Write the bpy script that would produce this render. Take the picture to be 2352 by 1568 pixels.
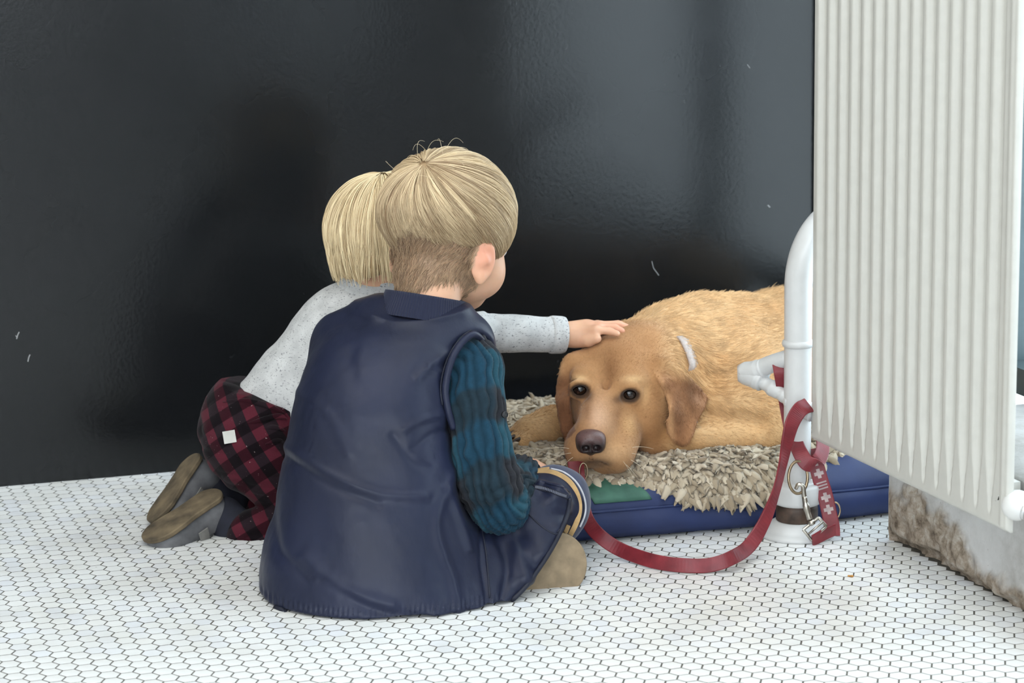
import bpy, math, random
import numpy as np
from mathutils import Vector, Matrix

random.seed(7)
rng = np.random.default_rng(11)
scene = bpy.context.scene
for _o in list(bpy.data.objects):
    bpy.data.objects.remove(_o)
COL = scene.collection

# ------------------------------------------------------------------ camera
FPX, PITCH, ROLL, TILE = 5596.0, 0.19865, -0.016968, 0.0255
CAM_H = 39.12 * TILE
FWD = np.array([0, math.cos(PITCH), -math.sin(PITCH)])
_r = np.array([1.0, 0, 0]); _u = np.cross(_r, FWD)
RGT = math.cos(ROLL) * _r + math.sin(ROLL) * _u
UPV = -math.sin(ROLL) * _r + math.cos(ROLL) * _u
ORG = np.array([0, 0, CAM_H])
cam_data = bpy.data.cameras.new('camera')
cam = bpy.data.objects.new('camera', cam_data)
COL.objects.link(cam)
cam_data.sensor_width = 36.0
cam_data.lens = FPX / 2352 * 36.0
cam_data.clip_start = 0.05
M = Matrix(((RGT[0], UPV[0], -FWD[0], ORG[0]), (RGT[1], UPV[1], -FWD[1], ORG[1]), (RGT[2], UPV[2], -FWD[2], ORG[2]), (0, 0, 0, 1)))
cam.matrix_world = M
cam_data.dof.use_dof = True
cam_data.dof.focus_distance = 3.45
cam_data.dof.aperture_fstop = 7.0
scene.camera = cam

# ------------------------------------------------------------------ light and exposure
scene.view_settings.view_transform = 'Standard'
scene.view_settings.look = 'None'
scene.view_settings.gamma = 1.0
scene.view_settings.use_curve_mapping = False
scene.view_settings.exposure = 0.13
scene.cycles.max_bounces = 7; scene.cycles.diffuse_bounces = 3; scene.cycles.glossy_bounces = 3; scene.cycles.transmission_bounces = 4; scene.cycles.transparent_max_bounces = 8
scene.cycles.use_adaptive_sampling = True; scene.cycles.adaptive_threshold = 0.05; scene.cycles.adaptive_min_samples = 12; scene.cycles.use_denoising = True
world = bpy.data.worlds.new('world'); scene.world = world
world.use_nodes = True
_bg = world.node_tree.nodes['Background']
_bg.inputs[0].default_value = (0.82, 0.91, 1.0, 1)
_bg.inputs[1].default_value = 4.6

def area_light(name, loc, target, sx, sy, power, color, portal=False):
    d = bpy.data.lights.new(name, 'AREA'); d.shape = 'RECTANGLE'
    d.size = sx; d.size_y = sy; d.energy = power; d.color = color
    d.cycles.is_portal = portal
    o = bpy.data.objects.new(name, d); COL.objects.link(o)
    o.location = loc
    o.rotation_euler = (Vector(target) - Vector(loc)).to_track_quat('-Z', 'Y').to_euler()
    return o
# daylight: the shop front behind the camera, the sky in the tall side window, and the shop's ceiling panel
area_light('shop_front_daylight', (-1.0, -2.05, 1.6), (-0.8, 3.0, 1.2), 2.8, 2.2, 26, (1.0, 0.985, 0.96))
area_light('side_window_sky', (1.08, 2.92, 1.40), (0.13, 2.607, 1.40), 2.2, 2.3, 1, (1, 1, 1), portal=True)
area_light('ceiling_panel', (-0.7, 2.1, 2.86), (-0.7, 2.1, 0), 2.6, 2.4, 40, (1.0, 0.99, 0.97))
area_light('second_window_sky', (2.30, -0.62, 1.40), (1.35, -0.933, 1.40), 1.9, 2.3, 1, (1, 1, 1), portal=True)

# ------------------------------------------------------------------ helpers
def A(px, py, y):
    """a point of the place, given where the photograph shows it and how far away it stands"""
    d = FWD + RGT * (px - 1176) / FPX - UPV * (py - 784) / FPX
    return ORG + d * y / d[1]
def G(px, py, z=0.0):
    d = FWD + RGT * (px - 1176) / FPX - UPV * (py - 784) / FPX
    return ORG + d * (z - CAM_H) / d[2]
def pxl(P):
    d = P - ORG
    z = d @ FWD
    return 1176 + FPX * (d @ RGT) / z, 784 - FPX * (d @ UPV) / z, z

def lin(c):
    c = np.array(c, float) / 255.0
    return np.where(c <= 0.04045, c / 12.92, ((c + 0.055) / 1.055) ** 2.4)
def rgba(c):
    return tuple(lin(c)) + (1.0,)

def finish(o, parent=None, label=None, cat=None, group=None, kind=None):
    COL.objects.link(o)
    if parent is not None:
        o.parent = parent
    if label: o['label'] = label
    if cat: o['category'] = cat
    if group: o['group'] = group
    if kind: o['kind'] = kind
    return o
def empty(name, loc=(0, 0, 0), **kw):
    o = bpy.data.objects.new(name, None)
    o.empty_display_size = 0.05
    return finish(o, **kw)     # kept at the origin, so its parts keep world coordinates

def raw_mesh(name, V, F, smooth=True):
    """V (n,3) float, F (m,3|4) int or a list of index tuples"""
    me = bpy.data.meshes.new(name)
    V = np.asarray(V, np.float32)
    if isinstance(F, np.ndarray):
        m, k = F.shape
        me.vertices.add(len(V)); me.vertices.foreach_set('co', V.ravel())
        me.loops.add(m * k); me.loops.foreach_set('vertex_index', F.astype(np.int32).ravel())
        me.polygons.add(m)
        me.polygons.foreach_set('loop_start', np.arange(0, m * k, k, dtype=np.int32))
        me.update(calc_edges=True)
    else:
        me.from_pydata(V.tolist(), [], F)
        me.update()
    me.validate()
    me.polygons.foreach_set('use_smooth', np.full(len(me.polygons), bool(smooth)))
    me.update()
    return me
def mesh_obj(name, V, F, mat, smooth=True, colors=None, **kw):
    me = raw_mesh(name, V, F, smooth)
    if colors is not None:
        at = me.color_attributes.new('col', 'FLOAT_COLOR', 'POINT')
        c4 = np.ones((len(V), 4), np.float32); c4[:, :3] = colors
        at.data.foreach_set('color', c4.ravel())
    if mat is not None:
        me.materials.append(mat)
    o = bpy.data.objects.new(name, me)
    return finish(o, **kw)

class MB:
    """collects boxes, tubes, lathes and sheets of ONE part"""
    def __init__(s): s.V = []; s.F = []
    def add(s, V, F):
        b = len(s.V); s.V += [tuple(map(float, v)) for v in V]; s.F += [tuple(int(i) + b for i in f) for f in F]
    def box(s, c, ax, ay, az):
        c, ax, ay, az = map(np.asarray, (c, ax, ay, az))
        V = [c + i * ax + j * ay + k * az for k in (-1, 1) for j in (-1, 1) for i in (-1, 1)]
        F = [(0, 2, 3, 1), (4, 5, 7, 6), (0, 1, 5, 4), (2, 6, 7, 3), (0, 4, 6, 2), (1, 3, 7, 5)]
        s.add(V, F if np.dot(np.cross(ax, ay), az) > 0 else [f[::-1] for f in F])
    def tube(s, pts, rad, n=12, cap=True):
        pts = np.asarray(pts, float); m = len(pts)
        rad = np.full(m, rad) if np.isscalar(rad) else np.asarray(rad, float)
        T = np.gradient(pts, axis=0); T /= np.linalg.norm(T, axis=1)[:, None] + 1e-12
        ref = np.array([0, 0, 1.0]) if abs(T[0][2]) < .9 else np.array([1.0, 0, 0])
        N = np.cross(T[0], ref); N /= np.linalg.norm(N)
        V = []
        for i in range(m):
            N = N - T[i] * (N @ T[i]); N /= np.linalg.norm(N) + 1e-12
            B = np.cross(T[i], N)
            for j in range(n):
                a = 2 * math.pi * j / n
                V.append(pts[i] + rad[i] * (math.cos(a) * N + math.sin(a) * B))
        F = [(i * n + j, i * n + (j + 1) % n, (i + 1) * n + (j + 1) % n, (i + 1) * n + j) for i in range(m - 1) for j in range(n)]
        if cap:
            F += [tuple(range(n - 1, -1, -1)), tuple((m - 1) * n + j for j in range(n))]
        s.add(V, F)
    def lathe(s, c, prof, n=32, axis=(0, 0, 1)):
        az = np.array(axis, float); az /= np.linalg.norm(az)
        ref = np.array([1.0, 0, 0]) if abs(az[0]) < .9 else np.array([0, 1.0, 0])
        ax = np.cross(ref, az); ax /= np.linalg.norm(ax); ay = np.cross(az, ax)
        V = []; m = len(prof)
        for r, z in prof:
            for j in range(n):
                a = 2 * math.pi * j / n
                V.append(np.asarray(c) + az * z + r * (math.cos(a) * ax + math.sin(a) * ay))
        F = [(i * n + j, i * n + (j + 1) % n, (i + 1) * n + (j + 1) % n, (i + 1) * n + j) for i in range(m - 1) for j in range(n)]
        F += [tuple(range(n - 1, -1, -1)), tuple((m - 1) * n + j for j in range(n))]
        s.add(V, F)
    def build(s, name, mat, smooth=False, **kw):
        o = mesh_obj(name, np.array(s.V), s.F, mat, smooth, **kw)
        return o

def catmull(P, n):
    """dense points through the control points P"""
    P = np.asarray(P, float); m = len(P)
    t = np.linspace(0, m - 1, n); i = np.clip(t.astype(int), 0, m - 2); f = (t - i)[:, None]
    Q = np.vstack([2 * P[0] - P[1], P, 2 * P[-1] - P[-2]])
    p0, p1, p2, p3 = Q[i], Q[i + 1], Q[i + 2], Q[i + 3]
    return .5 * ((2 * p1) + (-p0 + p2) * f + (2 * p0 - 5 * p1 + 4 * p2 - p3) * f ** 2 + (-p0 + 3 * p1 - 3 * p2 + p3) * f ** 3)

# ---- shaped solids: blended volumes turned into one continuous surface
def rotm(d, up=(0, 0, 1)):
    """columns x, y(=d), z"""
    d = np.array(d, float); d /= np.linalg.norm(d)
    x = np.cross(d, np.array(up, float)); x /= np.linalg.norm(x); z = np.cross(x, d)
    return np.stack([x, d, z], 1)
class Solid:
    def __init__(s, lo, hi, vox):
        s.lo = np.array(lo, float); s.vox = vox
        s.n = np.ceil((np.array(hi) - s.lo) / vox).astype(int) + 1
        s.d = np.full(s.n, .08, np.float32)
    def _sub(s, lo, hi, m):
        a = np.clip(np.floor((np.array(lo) - m - s.lo) / s.vox).astype(int), 0, s.n - 1)
        b = np.clip(np.ceil((np.array(hi) + m - s.lo) / s.vox).astype(int) + 1, 1, s.n)
        ax = [s.lo[i] + s.vox * np.arange(a[i], b[i]) for i in range(3)]
        X = np.stack(np.meshgrid(*ax, indexing='ij'), -1)
        return tuple(slice(a[i], b[i]) for i in range(3)), X
    def put(s, fn, lo, hi, k=.02, op='u', m=.045):
        sl, X = s._sub(lo, hi, m)
        if X.size == 0: return
        b = fn(X).astype(np.float32); a = s.d[sl]
        if op == 'u':
            h = np.clip(.5 + .5 * (a - b) / k, 0, 1); s.d[sl] = a + (b - a) * h - k * h * (1 - h)
        elif op == 's':
            h = np.clip(.5 - .5 * (a + b) / k, 0, 1); s.d[sl] = a + (-b - a) * h + k * h * (1 - h)
        else:
            s.d[sl] = np.maximum(a, b)
    def ell(s, c, r, R=None, k=.02, op='u'):
        c = np.asarray(c, float); r = np.broadcast_to(np.asarray(r, float), 3); R = np.eye(3) if R is None else R
        def fn(X):
            p = (X - c) @ R
            k0 = np.linalg.norm(p / r, axis=-1); k1 = np.linalg.norm(p / r ** 2, axis=-1) + 1e-9
            return k0 * (k0 - 1) / k1
        e = np.sqrt(((R * r) ** 2).sum(1))
        s.put(fn, c - e, c + e, k, op)
    def cap(s, a, b, ra, rb=None, k=.02, op='u'):
        a, b = np.asarray(a, float), np.asarray(b, float); rb = ra if rb is None else rb
        ab = b - a; L2 = ab @ ab
        def fn(X):
            t = np.clip(((X - a) @ ab) / L2, 0, 1)
            return np.linalg.norm(X - a - t[..., None] * ab, axis=-1) - (ra + (rb - ra) * t)
        m = max(ra, rb)
        s.put(fn, np.minimum(a, b) - m, np.maximum(a, b) + m, k, op)
    def chain(s, pts, rad, k=.015):
        for i in range(len(pts) - 1): s.cap(pts[i], pts[i + 1], rad[i], rad[i + 1], k)
    def slab(s, poly, depth, th, k=.01, rnd=.004):
        """a flap: outline seen in the photograph, its own distance depth(px,py) and thickness"""
        poly = np.asarray(poly, float)
        ys = np.array([depth(p[0], p[1]) for p in poly])
        W = np.array([A(p[0], p[1], y) for p, y in zip(poly, ys)])
        def fn(X):
            px, py, z = pxl(X)
            q = np.stack([px, py], -1)
            d2 = np.full(px.shape, 1e9); inside = np.zeros(px.shape, bool)
            n = len(poly)
            for i in range(n):
                a, b = poly[i], poly[(i + 1) % n]; e = b - a; w = q - a
                t = np.clip((w @ e) / (e @ e), 0, 1)
                d2 = np.minimum(d2, ((w - t[..., None] * e) ** 2).sum(-1))
                c1 = (a[1] <= q[..., 1]); c2 = (b[1] > q[..., 1]); cr = e[0] * w[..., 1] - e[1] * w[..., 0]
                inside ^= ((c1 & c2 & (cr > 0)) | (~c1 & ~c2 & (cr < 0)))
            dp = np.sqrt(d2) * z / FPX * np.where(inside, -1, 1)
            dw = np.abs(X[..., 1] - depth(px, py)) - th
            a_ = dp + rnd; b_ = dw + rnd
            return np.minimum(np.maximum(a_, b_), 0) + np.sqrt(np.maximum(a_, 0) ** 2 + np.maximum(b_, 0) ** 2) - rnd
        s.put(fn, W.min(0) - th, W.max(0) + th, k)
    def val(s, P):
        q = (np.asarray(P, float) - s.lo) / s.vox; q = np.clip(q, 0, s.n - 1.001); i = q.astype(int); t = q - i; r = 0
        for a in (0, 1):
            for b in (0, 1):
                for c in (0, 1):
                    r = r + s.d[i[..., 0] + a, i[..., 1] + b, i[..., 2] + c] * (t[..., 0] if a else 1 - t[..., 0]) * (t[..., 1] if b else 1 - t[..., 1]) * (t[..., 2] if c else 1 - t[..., 2])
        return r
    def hit(s, px, py, y0, y1, off=0.0):
        """first point of the solid met when looking from the camera's side"""
        ys = np.arange(y0, y1, .0008); P = np.stack([A(px, py, y) for y in ys]); v = s.val(P) - off
        k = np.argmax(v < 0); return P[k] if v[k] < 0 else P[-1]
    def surface(s, smooth=2):
        d = s.d; n = s.n; ins = d < 0
        c = [d[i:n[0] - 1 + i, j:n[1] - 1 + j, k:n[2] - 1 + k] for i in (0, 1) for j in (0, 1) for k in (0, 1)]
        cs = [x < 0 for x in c]; cnt = sum(x.astype(np.int8) for x in cs)
        act = (cnt > 0) & (cnt < 8)
        idx = np.full(act.shape, -1, np.int64); I = np.argwhere(act); idx[act] = np.arange(len(I))
        val = np.stack([x[act] for x in c], -1)
        corner = np.array([(i, j, k) for i in (0, 1) for j in (0, 1) for k in (0, 1)], float)
        acc = np.zeros((len(I), 3)); w = np.zeros(len(I))
        for p in range(8):
            for q in range(p + 1, 8):
                if np.abs(corner[p] - corner[q]).sum() != 1: continue
                x = (val[:, p] < 0) != (val[:, q] < 0)
                t = np.where(x, val[:, p] / (val[:, p] - val[:, q] + 1e-12), 0)
                acc += np.where(x[:, None], corner[p] + t[:, None] * (corner[q] - corner[p]), 0); w += x
        V = s.lo + (I + acc / w[:, None]) * s.vox
        Fs = []
        for ax in range(3):
            sl0 = [slice(None)] * 3; sl1 = [slice(None)] * 3
            sl0[ax] = slice(0, n[ax] - 1); sl1[ax] = slice(1, n[ax])
            a = ins[tuple(sl0)]; b = ins[tuple(sl1)]
            E = np.argwhere(a != b); flip = a[a != b]
            o = [i for i in range(3) if i != ax]
            ok = (E[:, o[0]] > 0) & (E[:, o[1]] > 0) & (E[:, o[0]] < n[o[0]] - 1) & (E[:, o[1]] < n[o[1]] - 1)
            E = E[ok]; flip = flip[ok]
            def at(da, db):
                e = E.copy(); e[:, o[0]] -= da; e[:, o[1]] -= db
                return idx[e[:, 0], e[:, 1], e[:, 2]]
            q = np.stack([at(1, 1), at(0, 1), at(0, 0), at(1, 0)], 1)
            if ax == 1: flip = ~flip
            q = np.where(flip[:, None], q, q[:, ::-1])
            Fs.append(q)
        F = np.concatenate(Fs)
        for _ in range(smooth):
            S = np.zeros_like(V); C = np.zeros(len(V))
            for a, b in ((0, 1), (1, 2), (2, 3), (3, 0)):
                np.add.at(S, F[:, a], V[F[:, b]]); np.add.at(C, F[:, a], 1)
                np.add.at(S, F[:, b], V[F[:, a]]); np.add.at(C, F[:, b], 1)
            V = .5 * V + .5 * S / np.maximum(C, 1)[:, None]
        return V, F

def vnormals(V, F):
    a = V[F[:, 2]] - V[F[:, 0]]; b = V[F[:, 3]] - V[F[:, 1]] if F.shape[1] == 4 else V[F[:, 1]] - V[F[:, 0]]
    n = np.cross(a, b) if F.shape[1] == 4 else np.cross(b, a)
    N = np.zeros_like(V)
    for j in range(F.shape[1]): np.add.at(N, F[:, j], n)
    return N / (np.linalg.norm(N, axis=1)[:, None] + 1e-12)

def vnoise(P, f, seed=0):
    """smooth value noise in -1..1"""
    P = np.asarray(P) * f
    i = np.floor(P).astype(np.int64); t = P - i; t = t * t * (3 - 2 * t)
    def h(dx, dy, dz):
        n = ((i[..., 0] + dx) * 374761393 + (i[..., 1] + dy) * 668265263 + (i[..., 2] + dz) * 2147483647 + seed * 144665) & 0xffffffff
        n = ((n ^ (n >> 13)) * 1274126177) & 0xffffffff
        return ((n ^ (n >> 16)) & 0xffff) / 32767.5 - 1
    r = 0
    for dx in (0, 1):
        for dy in (0, 1):
            for dz in (0, 1):
                r = r + h(dx, dy, dz) * (t[..., 0] if dx else 1 - t[..., 0]) * (t[..., 1] if dy else 1 - t[..., 1]) * (t[..., 2] if dz else 1 - t[..., 2])
    return r
def sstep(a, b, x):
    t = np.clip((x - a) / (b - a), 0, 1); return t * t * (3 - 2 * t)

# ------------------------------------------------------------------ materials
class NT:
    def __init__(s, name):
        s.m = bpy.data.materials.new(name); s.m.use_nodes = True
        s.t = s.m.node_tree; s.b = s.t.nodes['Principled BSDF']
    def n(s, typ, **kw):
        nd = s.t.nodes.new(typ)
        for k, v in kw.items():
            if k.startswith('i_'): nd.inputs[k[2:].replace('_', ' ')].default_value = v
            else: setattr(nd, k, v)
        return nd
    def l(s, a, b): s.t.links.new(a, b)
    def coord(s, scale=(1, 1, 1), rot=(0, 0, 0)):
        tc = s.n('ShaderNodeTexCoord'); mp = s.n('ShaderNodeMapping')
        mp.inputs['Scale'].default_value = scale; mp.inputs['Rotation'].default_value = rot
        s.l(tc.outputs['Object'], mp.inputs[0]); return mp.outputs[0]
    def noise(s, vec, scale, detail=4, rough=.5):
        nd = s.n('ShaderNodeTexNoise'); nd.inputs['Scale'].default_value = scale; nd.inputs['Detail'].default_value = detail
        nd.inputs['Roughness'].default_value = rough
        if vec is not None: s.l(vec, nd.inputs['Vector'])
        return nd.outputs['Fac']
    def ramp(s, fac, stops):
        r = s.n('ShaderNodeValToRGB'); e = r.color_ramp.elements
        while len(e) < len(stops): e.new(.5)
        for x, (p, c) in zip(e, stops): x.position = p; x.color = c
        s.l(fac, r.inputs[0]); return r.outputs[0]
    def mix(s, fac, a, b, mode='MIX'):
        x = s.n('ShaderNodeMix', data_type='RGBA', blend_type=mode)
        for sock, v in ((x.inputs[0], fac), (x.inputs[6], a), (x.inputs[7], b)):
            if hasattr(v, 'is_linked'): s.l(v, sock)
            else: sock.default_value = v
        return x.outputs[2]
    def bump(s, h, strength=.3, dist=.002):
        b = s.n('ShaderNodeBump'); b.inputs['Strength'].default_value = strength; b.inputs['Distance'].default_value = dist
        s.l(h, b.inputs['Height']); s.l(b.outputs[0], s.b.inputs['Normal'])
    def set(s, color=None, rough=None, spec=None, metal=None, sheen=None, coat=None):
        def put(k, v):
            if v is None: return
            if hasattr(v, 'is_linked'): s.l(v, s.b.inputs[k])
            else: s.b.inputs[k].default_value = v
        put('Base Color', color); put('Roughness', rough); put('Specular IOR Level', spec); put('Metallic', metal)
        put('Sheen Weight', sheen); put('Coat Weight', coat)
        return s.m

def simple(name, c, rough=.5, var=.12, scale=30, bump=0, bdist=.001, metal=0, spec=.5, stretch=(1, 1, 1), sheen=0):
    k = NT(name); v = k.coord(stretch); f = k.noise(v, scale)
    c = np.array(c, float)
    lo = rgba(np.clip(c * (1 - var), 0, 255)); hi = rgba(np.clip(c * (1 + var), 0, 255))
    col = k.ramp(f, [(.3, lo), (.7, hi)])
    if bump: k.bump(f, bump, bdist)
    return k.set(col, rough, spec, metal, sheen)
def vcol_mat(name, rough=.6, noise=.12, scale=120, bump=0, bdist=.001, spec=.3, sheen=0, sss=0):
    k = NT(name); at = k.n('ShaderNodeAttribute', attribute_name='col')
    v = k.coord(); f = k.noise(v, scale)
    r = k.ramp(f, [(.3, (1 - noise,) * 3 + (1,)), (.7, (1 + noise * .6,) * 3 + (1,))])
    c = k.mix(1.0, at.outputs['Color'], r, 'MULTIPLY')
    if bump: k.bump(f, bump, bdist)
    if sss:
        k.b.inputs['Subsurface Weight'].default_value = sss; k.b.inputs['Subsurface Radius'].default_value = (.012, .005, .003); k.b.inputs['Subsurface Scale'].default_value = .6
    return k.set(c, rough, spec, 0, sheen)

# SETTING
# ------------------------------------------------------------------ the setting
def m_wall():
    k = NT('black_gloss_paint'); v = k.coord()
    f = k.noise(v, 2.2, 5); c = k.ramp(f, [(.3, rgba((18, 19, 20))), (.75, rgba((25, 26, 28)))])
    sp = k.noise(v, 55, 2, .6); spk = k.ramp(sp, [(.755, (0, 0, 0, 1)), (.80, (1, 1, 1, 1))])
    big = k.ramp(k.noise(v, 3.1, 2), [(.5, (0, 0, 0, 1)), (.62, (.30, .30, .30, 1))])
    msk = k.mix(1.0, spk, big, 'MULTIPLY')
    c = k.mix(msk, c, rgba((92, 92, 92)))
    r = k.ramp(k.noise(v, 6, 4), [(.3, (.17,) * 3 + (1,)), (.8, (.22,) * 3 + (1,))])
    k.bump(k.noise(v, 160, 3), .12, .0012)
    return k.set(c, r, .33)
def m_tile():
    k = NT('glazed_white_tile'); v = k.coord()
    oi = k.n('ShaderNodeObjectInfo'); g = k.n('ShaderNodeNewGeometry')
    a = k.ramp(g.outputs['Random Per Island'], [(0, rgba((238, 239, 238))), (.5, rgba((244, 244, 242))), (1, rgba((235, 237, 241)))])
    f = k.noise(v, 9, 4); d = k.ramp(f, [(.35, (.90, .89, .87, 1)), (.6, (1, 1, 1, 1))])
    sp = k.ramp(k.noise(v, 140, 2, .6), [(.77, (1, 1, 1, 1)), (.82, (.25, .22, .2, 1))])
    c = k.mix(1.0, a, d, 'MULTIPLY'); c = k.mix(1.0, c, sp, 'MULTIPLY')
    return k.set(c, .22, .5)
M_WALL = m_wall(); M_TILE = m_tile()
M_GROUT = simple('dark_grout', (82, 79, 72), .85, .22, 60, .4)
M_OFFWHITE = simple('off_white_plaster', (214, 210, 202), .8, .04, 8)
M_CEIL = simple('ceiling_paint', (228, 226, 220), .8, .03, 6)
def m_plinth():
    k = NT('worn_plaster'); v = k.coord()
    big = k.noise(v, 7, 8, .65); c = k.ramp(big, [(.3, rgba((150, 145, 138))), (.5, rgba((188, 186, 184))), (.7, rgba((202, 200, 199)))])
    z = k.n('ShaderNodeSeparateXYZ'); tc = k.n('ShaderNodeTexCoord'); k.l(tc.outputs['Object'], z.inputs[0])
    at = k.n('ShaderNodeAttribute', attribute_name='col')
    c = k.mix(at.outputs['Fac'], c, k.ramp(k.noise(v, 45, 6, .7), [(.32, rgba((84, 72, 60))), (.5, rgba((146, 132, 117))), (.7, rgba((186, 178, 168)))]))
    sp = k.ramp(k.noise(v, 120, 3, .6), [(.70, (1, 1, 1, 1)), (.78, (.45, .4, .35, 1))]); c = k.mix(1.0, c, sp, 'MULTIPLY')
    k.bump(k.noise(v, 70, 8, .7), .5, .004)
    return k.set(c, .9, .2)
M_PLINTH = m_plinth()

WD = np.array([math.cos(math.radians(16.37)), math.sin(math.radians(16.37)), 0]); WN = np.array([WD[1], -WD[0], 0])   # WN faces the room
W0 = G(0, 1117.7)
PD = np.array([0.3129, -0.9498, 0]); PN = np.array([-0.9498, -0.3129, 0])   # along the side wall towards the camera / into the room
P0 = G(2040, 1240)
UP = np.array([0, 0, 1.0])

def slab_box(name, c0, du, dv, dn, mat, **kw):
    b = MB(); c = np.asarray(c0) + (np.asarray(du) + dv + dn) / 2
    b.box(c, np.asarray(du) / 2, np.asarray(dv) / 2, np.asarray(dn) / 2)
    return b.build(name, mat, **kw)
wall_back = slab_box('wall_back', W0 - 1.9 * WD, 3.62 * WD, 2.9 * UP, -.12 * WN, M_WALL, kind='structure', label='glossy black painted wall behind the children and the dog')
slab_box('wall_left', (-2.62, -2.2, 0), (0.1, 0, 0), (0, 5.9, 0), 2.9 * UP, M_OFFWHITE, kind='structure', label='off-white side wall of the room')
# shop front wall behind the camera, with its wide opening
b = MB()
b.box((0, -2.25, .2), (2.6, 0, 0), (0, .05, 0), (0, 0, .2)); b.box((0, -2.25, 2.85), (2.6, 0, 0), (0, .05, 0), (0, 0, .06))
for x, w_ in ((-2.5, .09), (2.05, .55)): b.box((x, -2.25, 1.6), (w_, 0, 0), (0, .05, 0), (0, 0, 1.3))
b.build('wall_front', M_OFFWHITE, kind='structure', label='shop front wall with a wide window opening')

# floor: a dark grouted bed carrying white hexagon tiles
_wl = P0 - .33 * PN                                           # outer line of the side windows
_A = np.array([[WD[0], -PD[0]], [WD[1], -PD[1]]]); _t = np.linalg.solve(_A, (_wl - W0)[:2])
corner = W0 + _t[0] * WD; _s = (-2.3 - _wl[1]) / PD[1]; near_r = _wl + _s * PD
outline = [np.array([-2.72, -2.3, 0]), near_r, corner, W0 - 1.9 * WD, np.array([-2.72, 3.2, 0])]
def poly_slab(name, z0, z1, mat, **kw):
    n = len(outline); V = [np.array([p[0], p[1], z]) for z in (z0, z1) for p in outline]
    F = [tuple(range(n - 1, -1, -1)), tuple(range(n, 2 * n))] + [(i, (i + 1) % n, n + (i + 1) % n, n + i) for i in range(n)]
    return mesh_obj(name, np.array(V), F, mat, False, **kw)
floor = poly_slab('floor', -.06, -.00035, M_GROUT, kind='structure', label='floor of small white hexagon tiles with dark grout')
poly_slab('ceiling', 2.9, 3.0, M_CEIL, kind='structure', label='white ceiling of the room')
PHI = math.radians(-10.89)
n2 = np.array([math.cos(PHI), math.sin(PHI)]) * TILE; n1 = np.array([math.cos(PHI - math.pi / 3), math.sin(PHI - math.pi / 3)]) * TILE
T0 = G(1894, 1440)[:2]
_i, _j = np.meshgrid(np.arange(-90, 91), np.arange(-90, 91)); TC = T0 + _i.reshape(-1, 1) * n2 + _j.reshape(-1, 1) * n1
TC = TC[(TC[:, 0] > -1.55) & (TC[:, 0] < 1.35) & (TC[:, 1] > 2.45) & (TC[:, 1] < 4.35)]
_rel = TC - W0[:2]; TC = TC[_rel @ WN[:2] > -.02]                   # in front of the black wall
_rel = TC - P0[:2]; keep = ~((_rel @ PN[:2] < -.010) & (_rel @ PD[:2] > -.012))
TC = TC[keep]
RF = (TILE - .0022) / math.sqrt(3)
ang = PHI + math.pi / 6 + np.arange(6) * math.pi / 3
hexu = np.stack([np.cos(ang), np.sin(ang)], 1)
def hexes(C, z):
    n = len(C)
    V = np.zeros((n, 18, 3))
    for r, (rad, h) in enumerate(((RF, -.0014), (RF, -.00012), (RF - .0007, 0.0))):
        V[:, r * 6:r * 6 + 6, :2] = C[:, None] + hexu * rad; V[:, r * 6:r * 6 + 6, 2] = z[:, None] + h
    F = []
    for r in (0, 1):
        for j in range(6): F.append((r * 6 + j, r * 6 + (j + 1) % 6, r * 6 + 6 + (j + 1) % 6, r * 6 + 6 + j))
    F += [(12, 13, 14, 15), (12, 15, 16, 17)]
    F = np.array(F)
    return V.reshape(-1, 3), (F[None] + 18 * np.arange(n)[:, None, None]).reshape(-1, 4)
zc = np.array([pxl(np.array([c[0], c[1], 0]))for c in TC])
inview = (zc[:, 0] > 0) & (zc[:, 0] < 2352) & (zc[:, 1] < 1568) & (zc[:, 1] > 1000)
order = np.argsort(zc[:, 2] + np.where(inview, 0, 100))
near = order[:300]; rest = order[300:]
tv, tf = hexes(np.zeros((1, 2)), np.zeros(1))
tile_me = raw_mesh('tile', tv, tf, False); tile_me.materials.append(M_TILE)
for q in near:
    o = bpy.data.objects.new('tile', tile_me)
    o.location = (TC[q, 0], TC[q, 1], rng.normal(0, .00005)); o.rotation_euler = tuple(rng.normal(0, .0025, 2)) + (rng.normal(0, .006),)
    finish(o, parent=floor)
V, F = hexes(TC[rest] + rng.normal(0, .00012, (len(rest), 2)), rng.normal(0, .00005, len(rest)))
V[:, 2] += rng.normal(0, .00003, len(V))
mesh_obj('tile_field', V, F, M_TILE, False, parent=floor, kind='stuff')
# the same tiling carried on behind the camera, too far off to tell the tiles apart
k = NT('far_hexagon_tiling'); k.set(k.ramp(k.noise(k.coord(), 5, 4), [(.3, rgba((196, 196, 193))), (.7, rgba((208, 209, 208)))]), .3, .5)
fb = MB(); fb.box((-.45, .12, -.0004), (2.1, 0, 0), (0, 2.31, 0), (0, 0, .0003)); fb.build('tile_field_far', k.m, parent=floor, kind='stuff')

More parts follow.
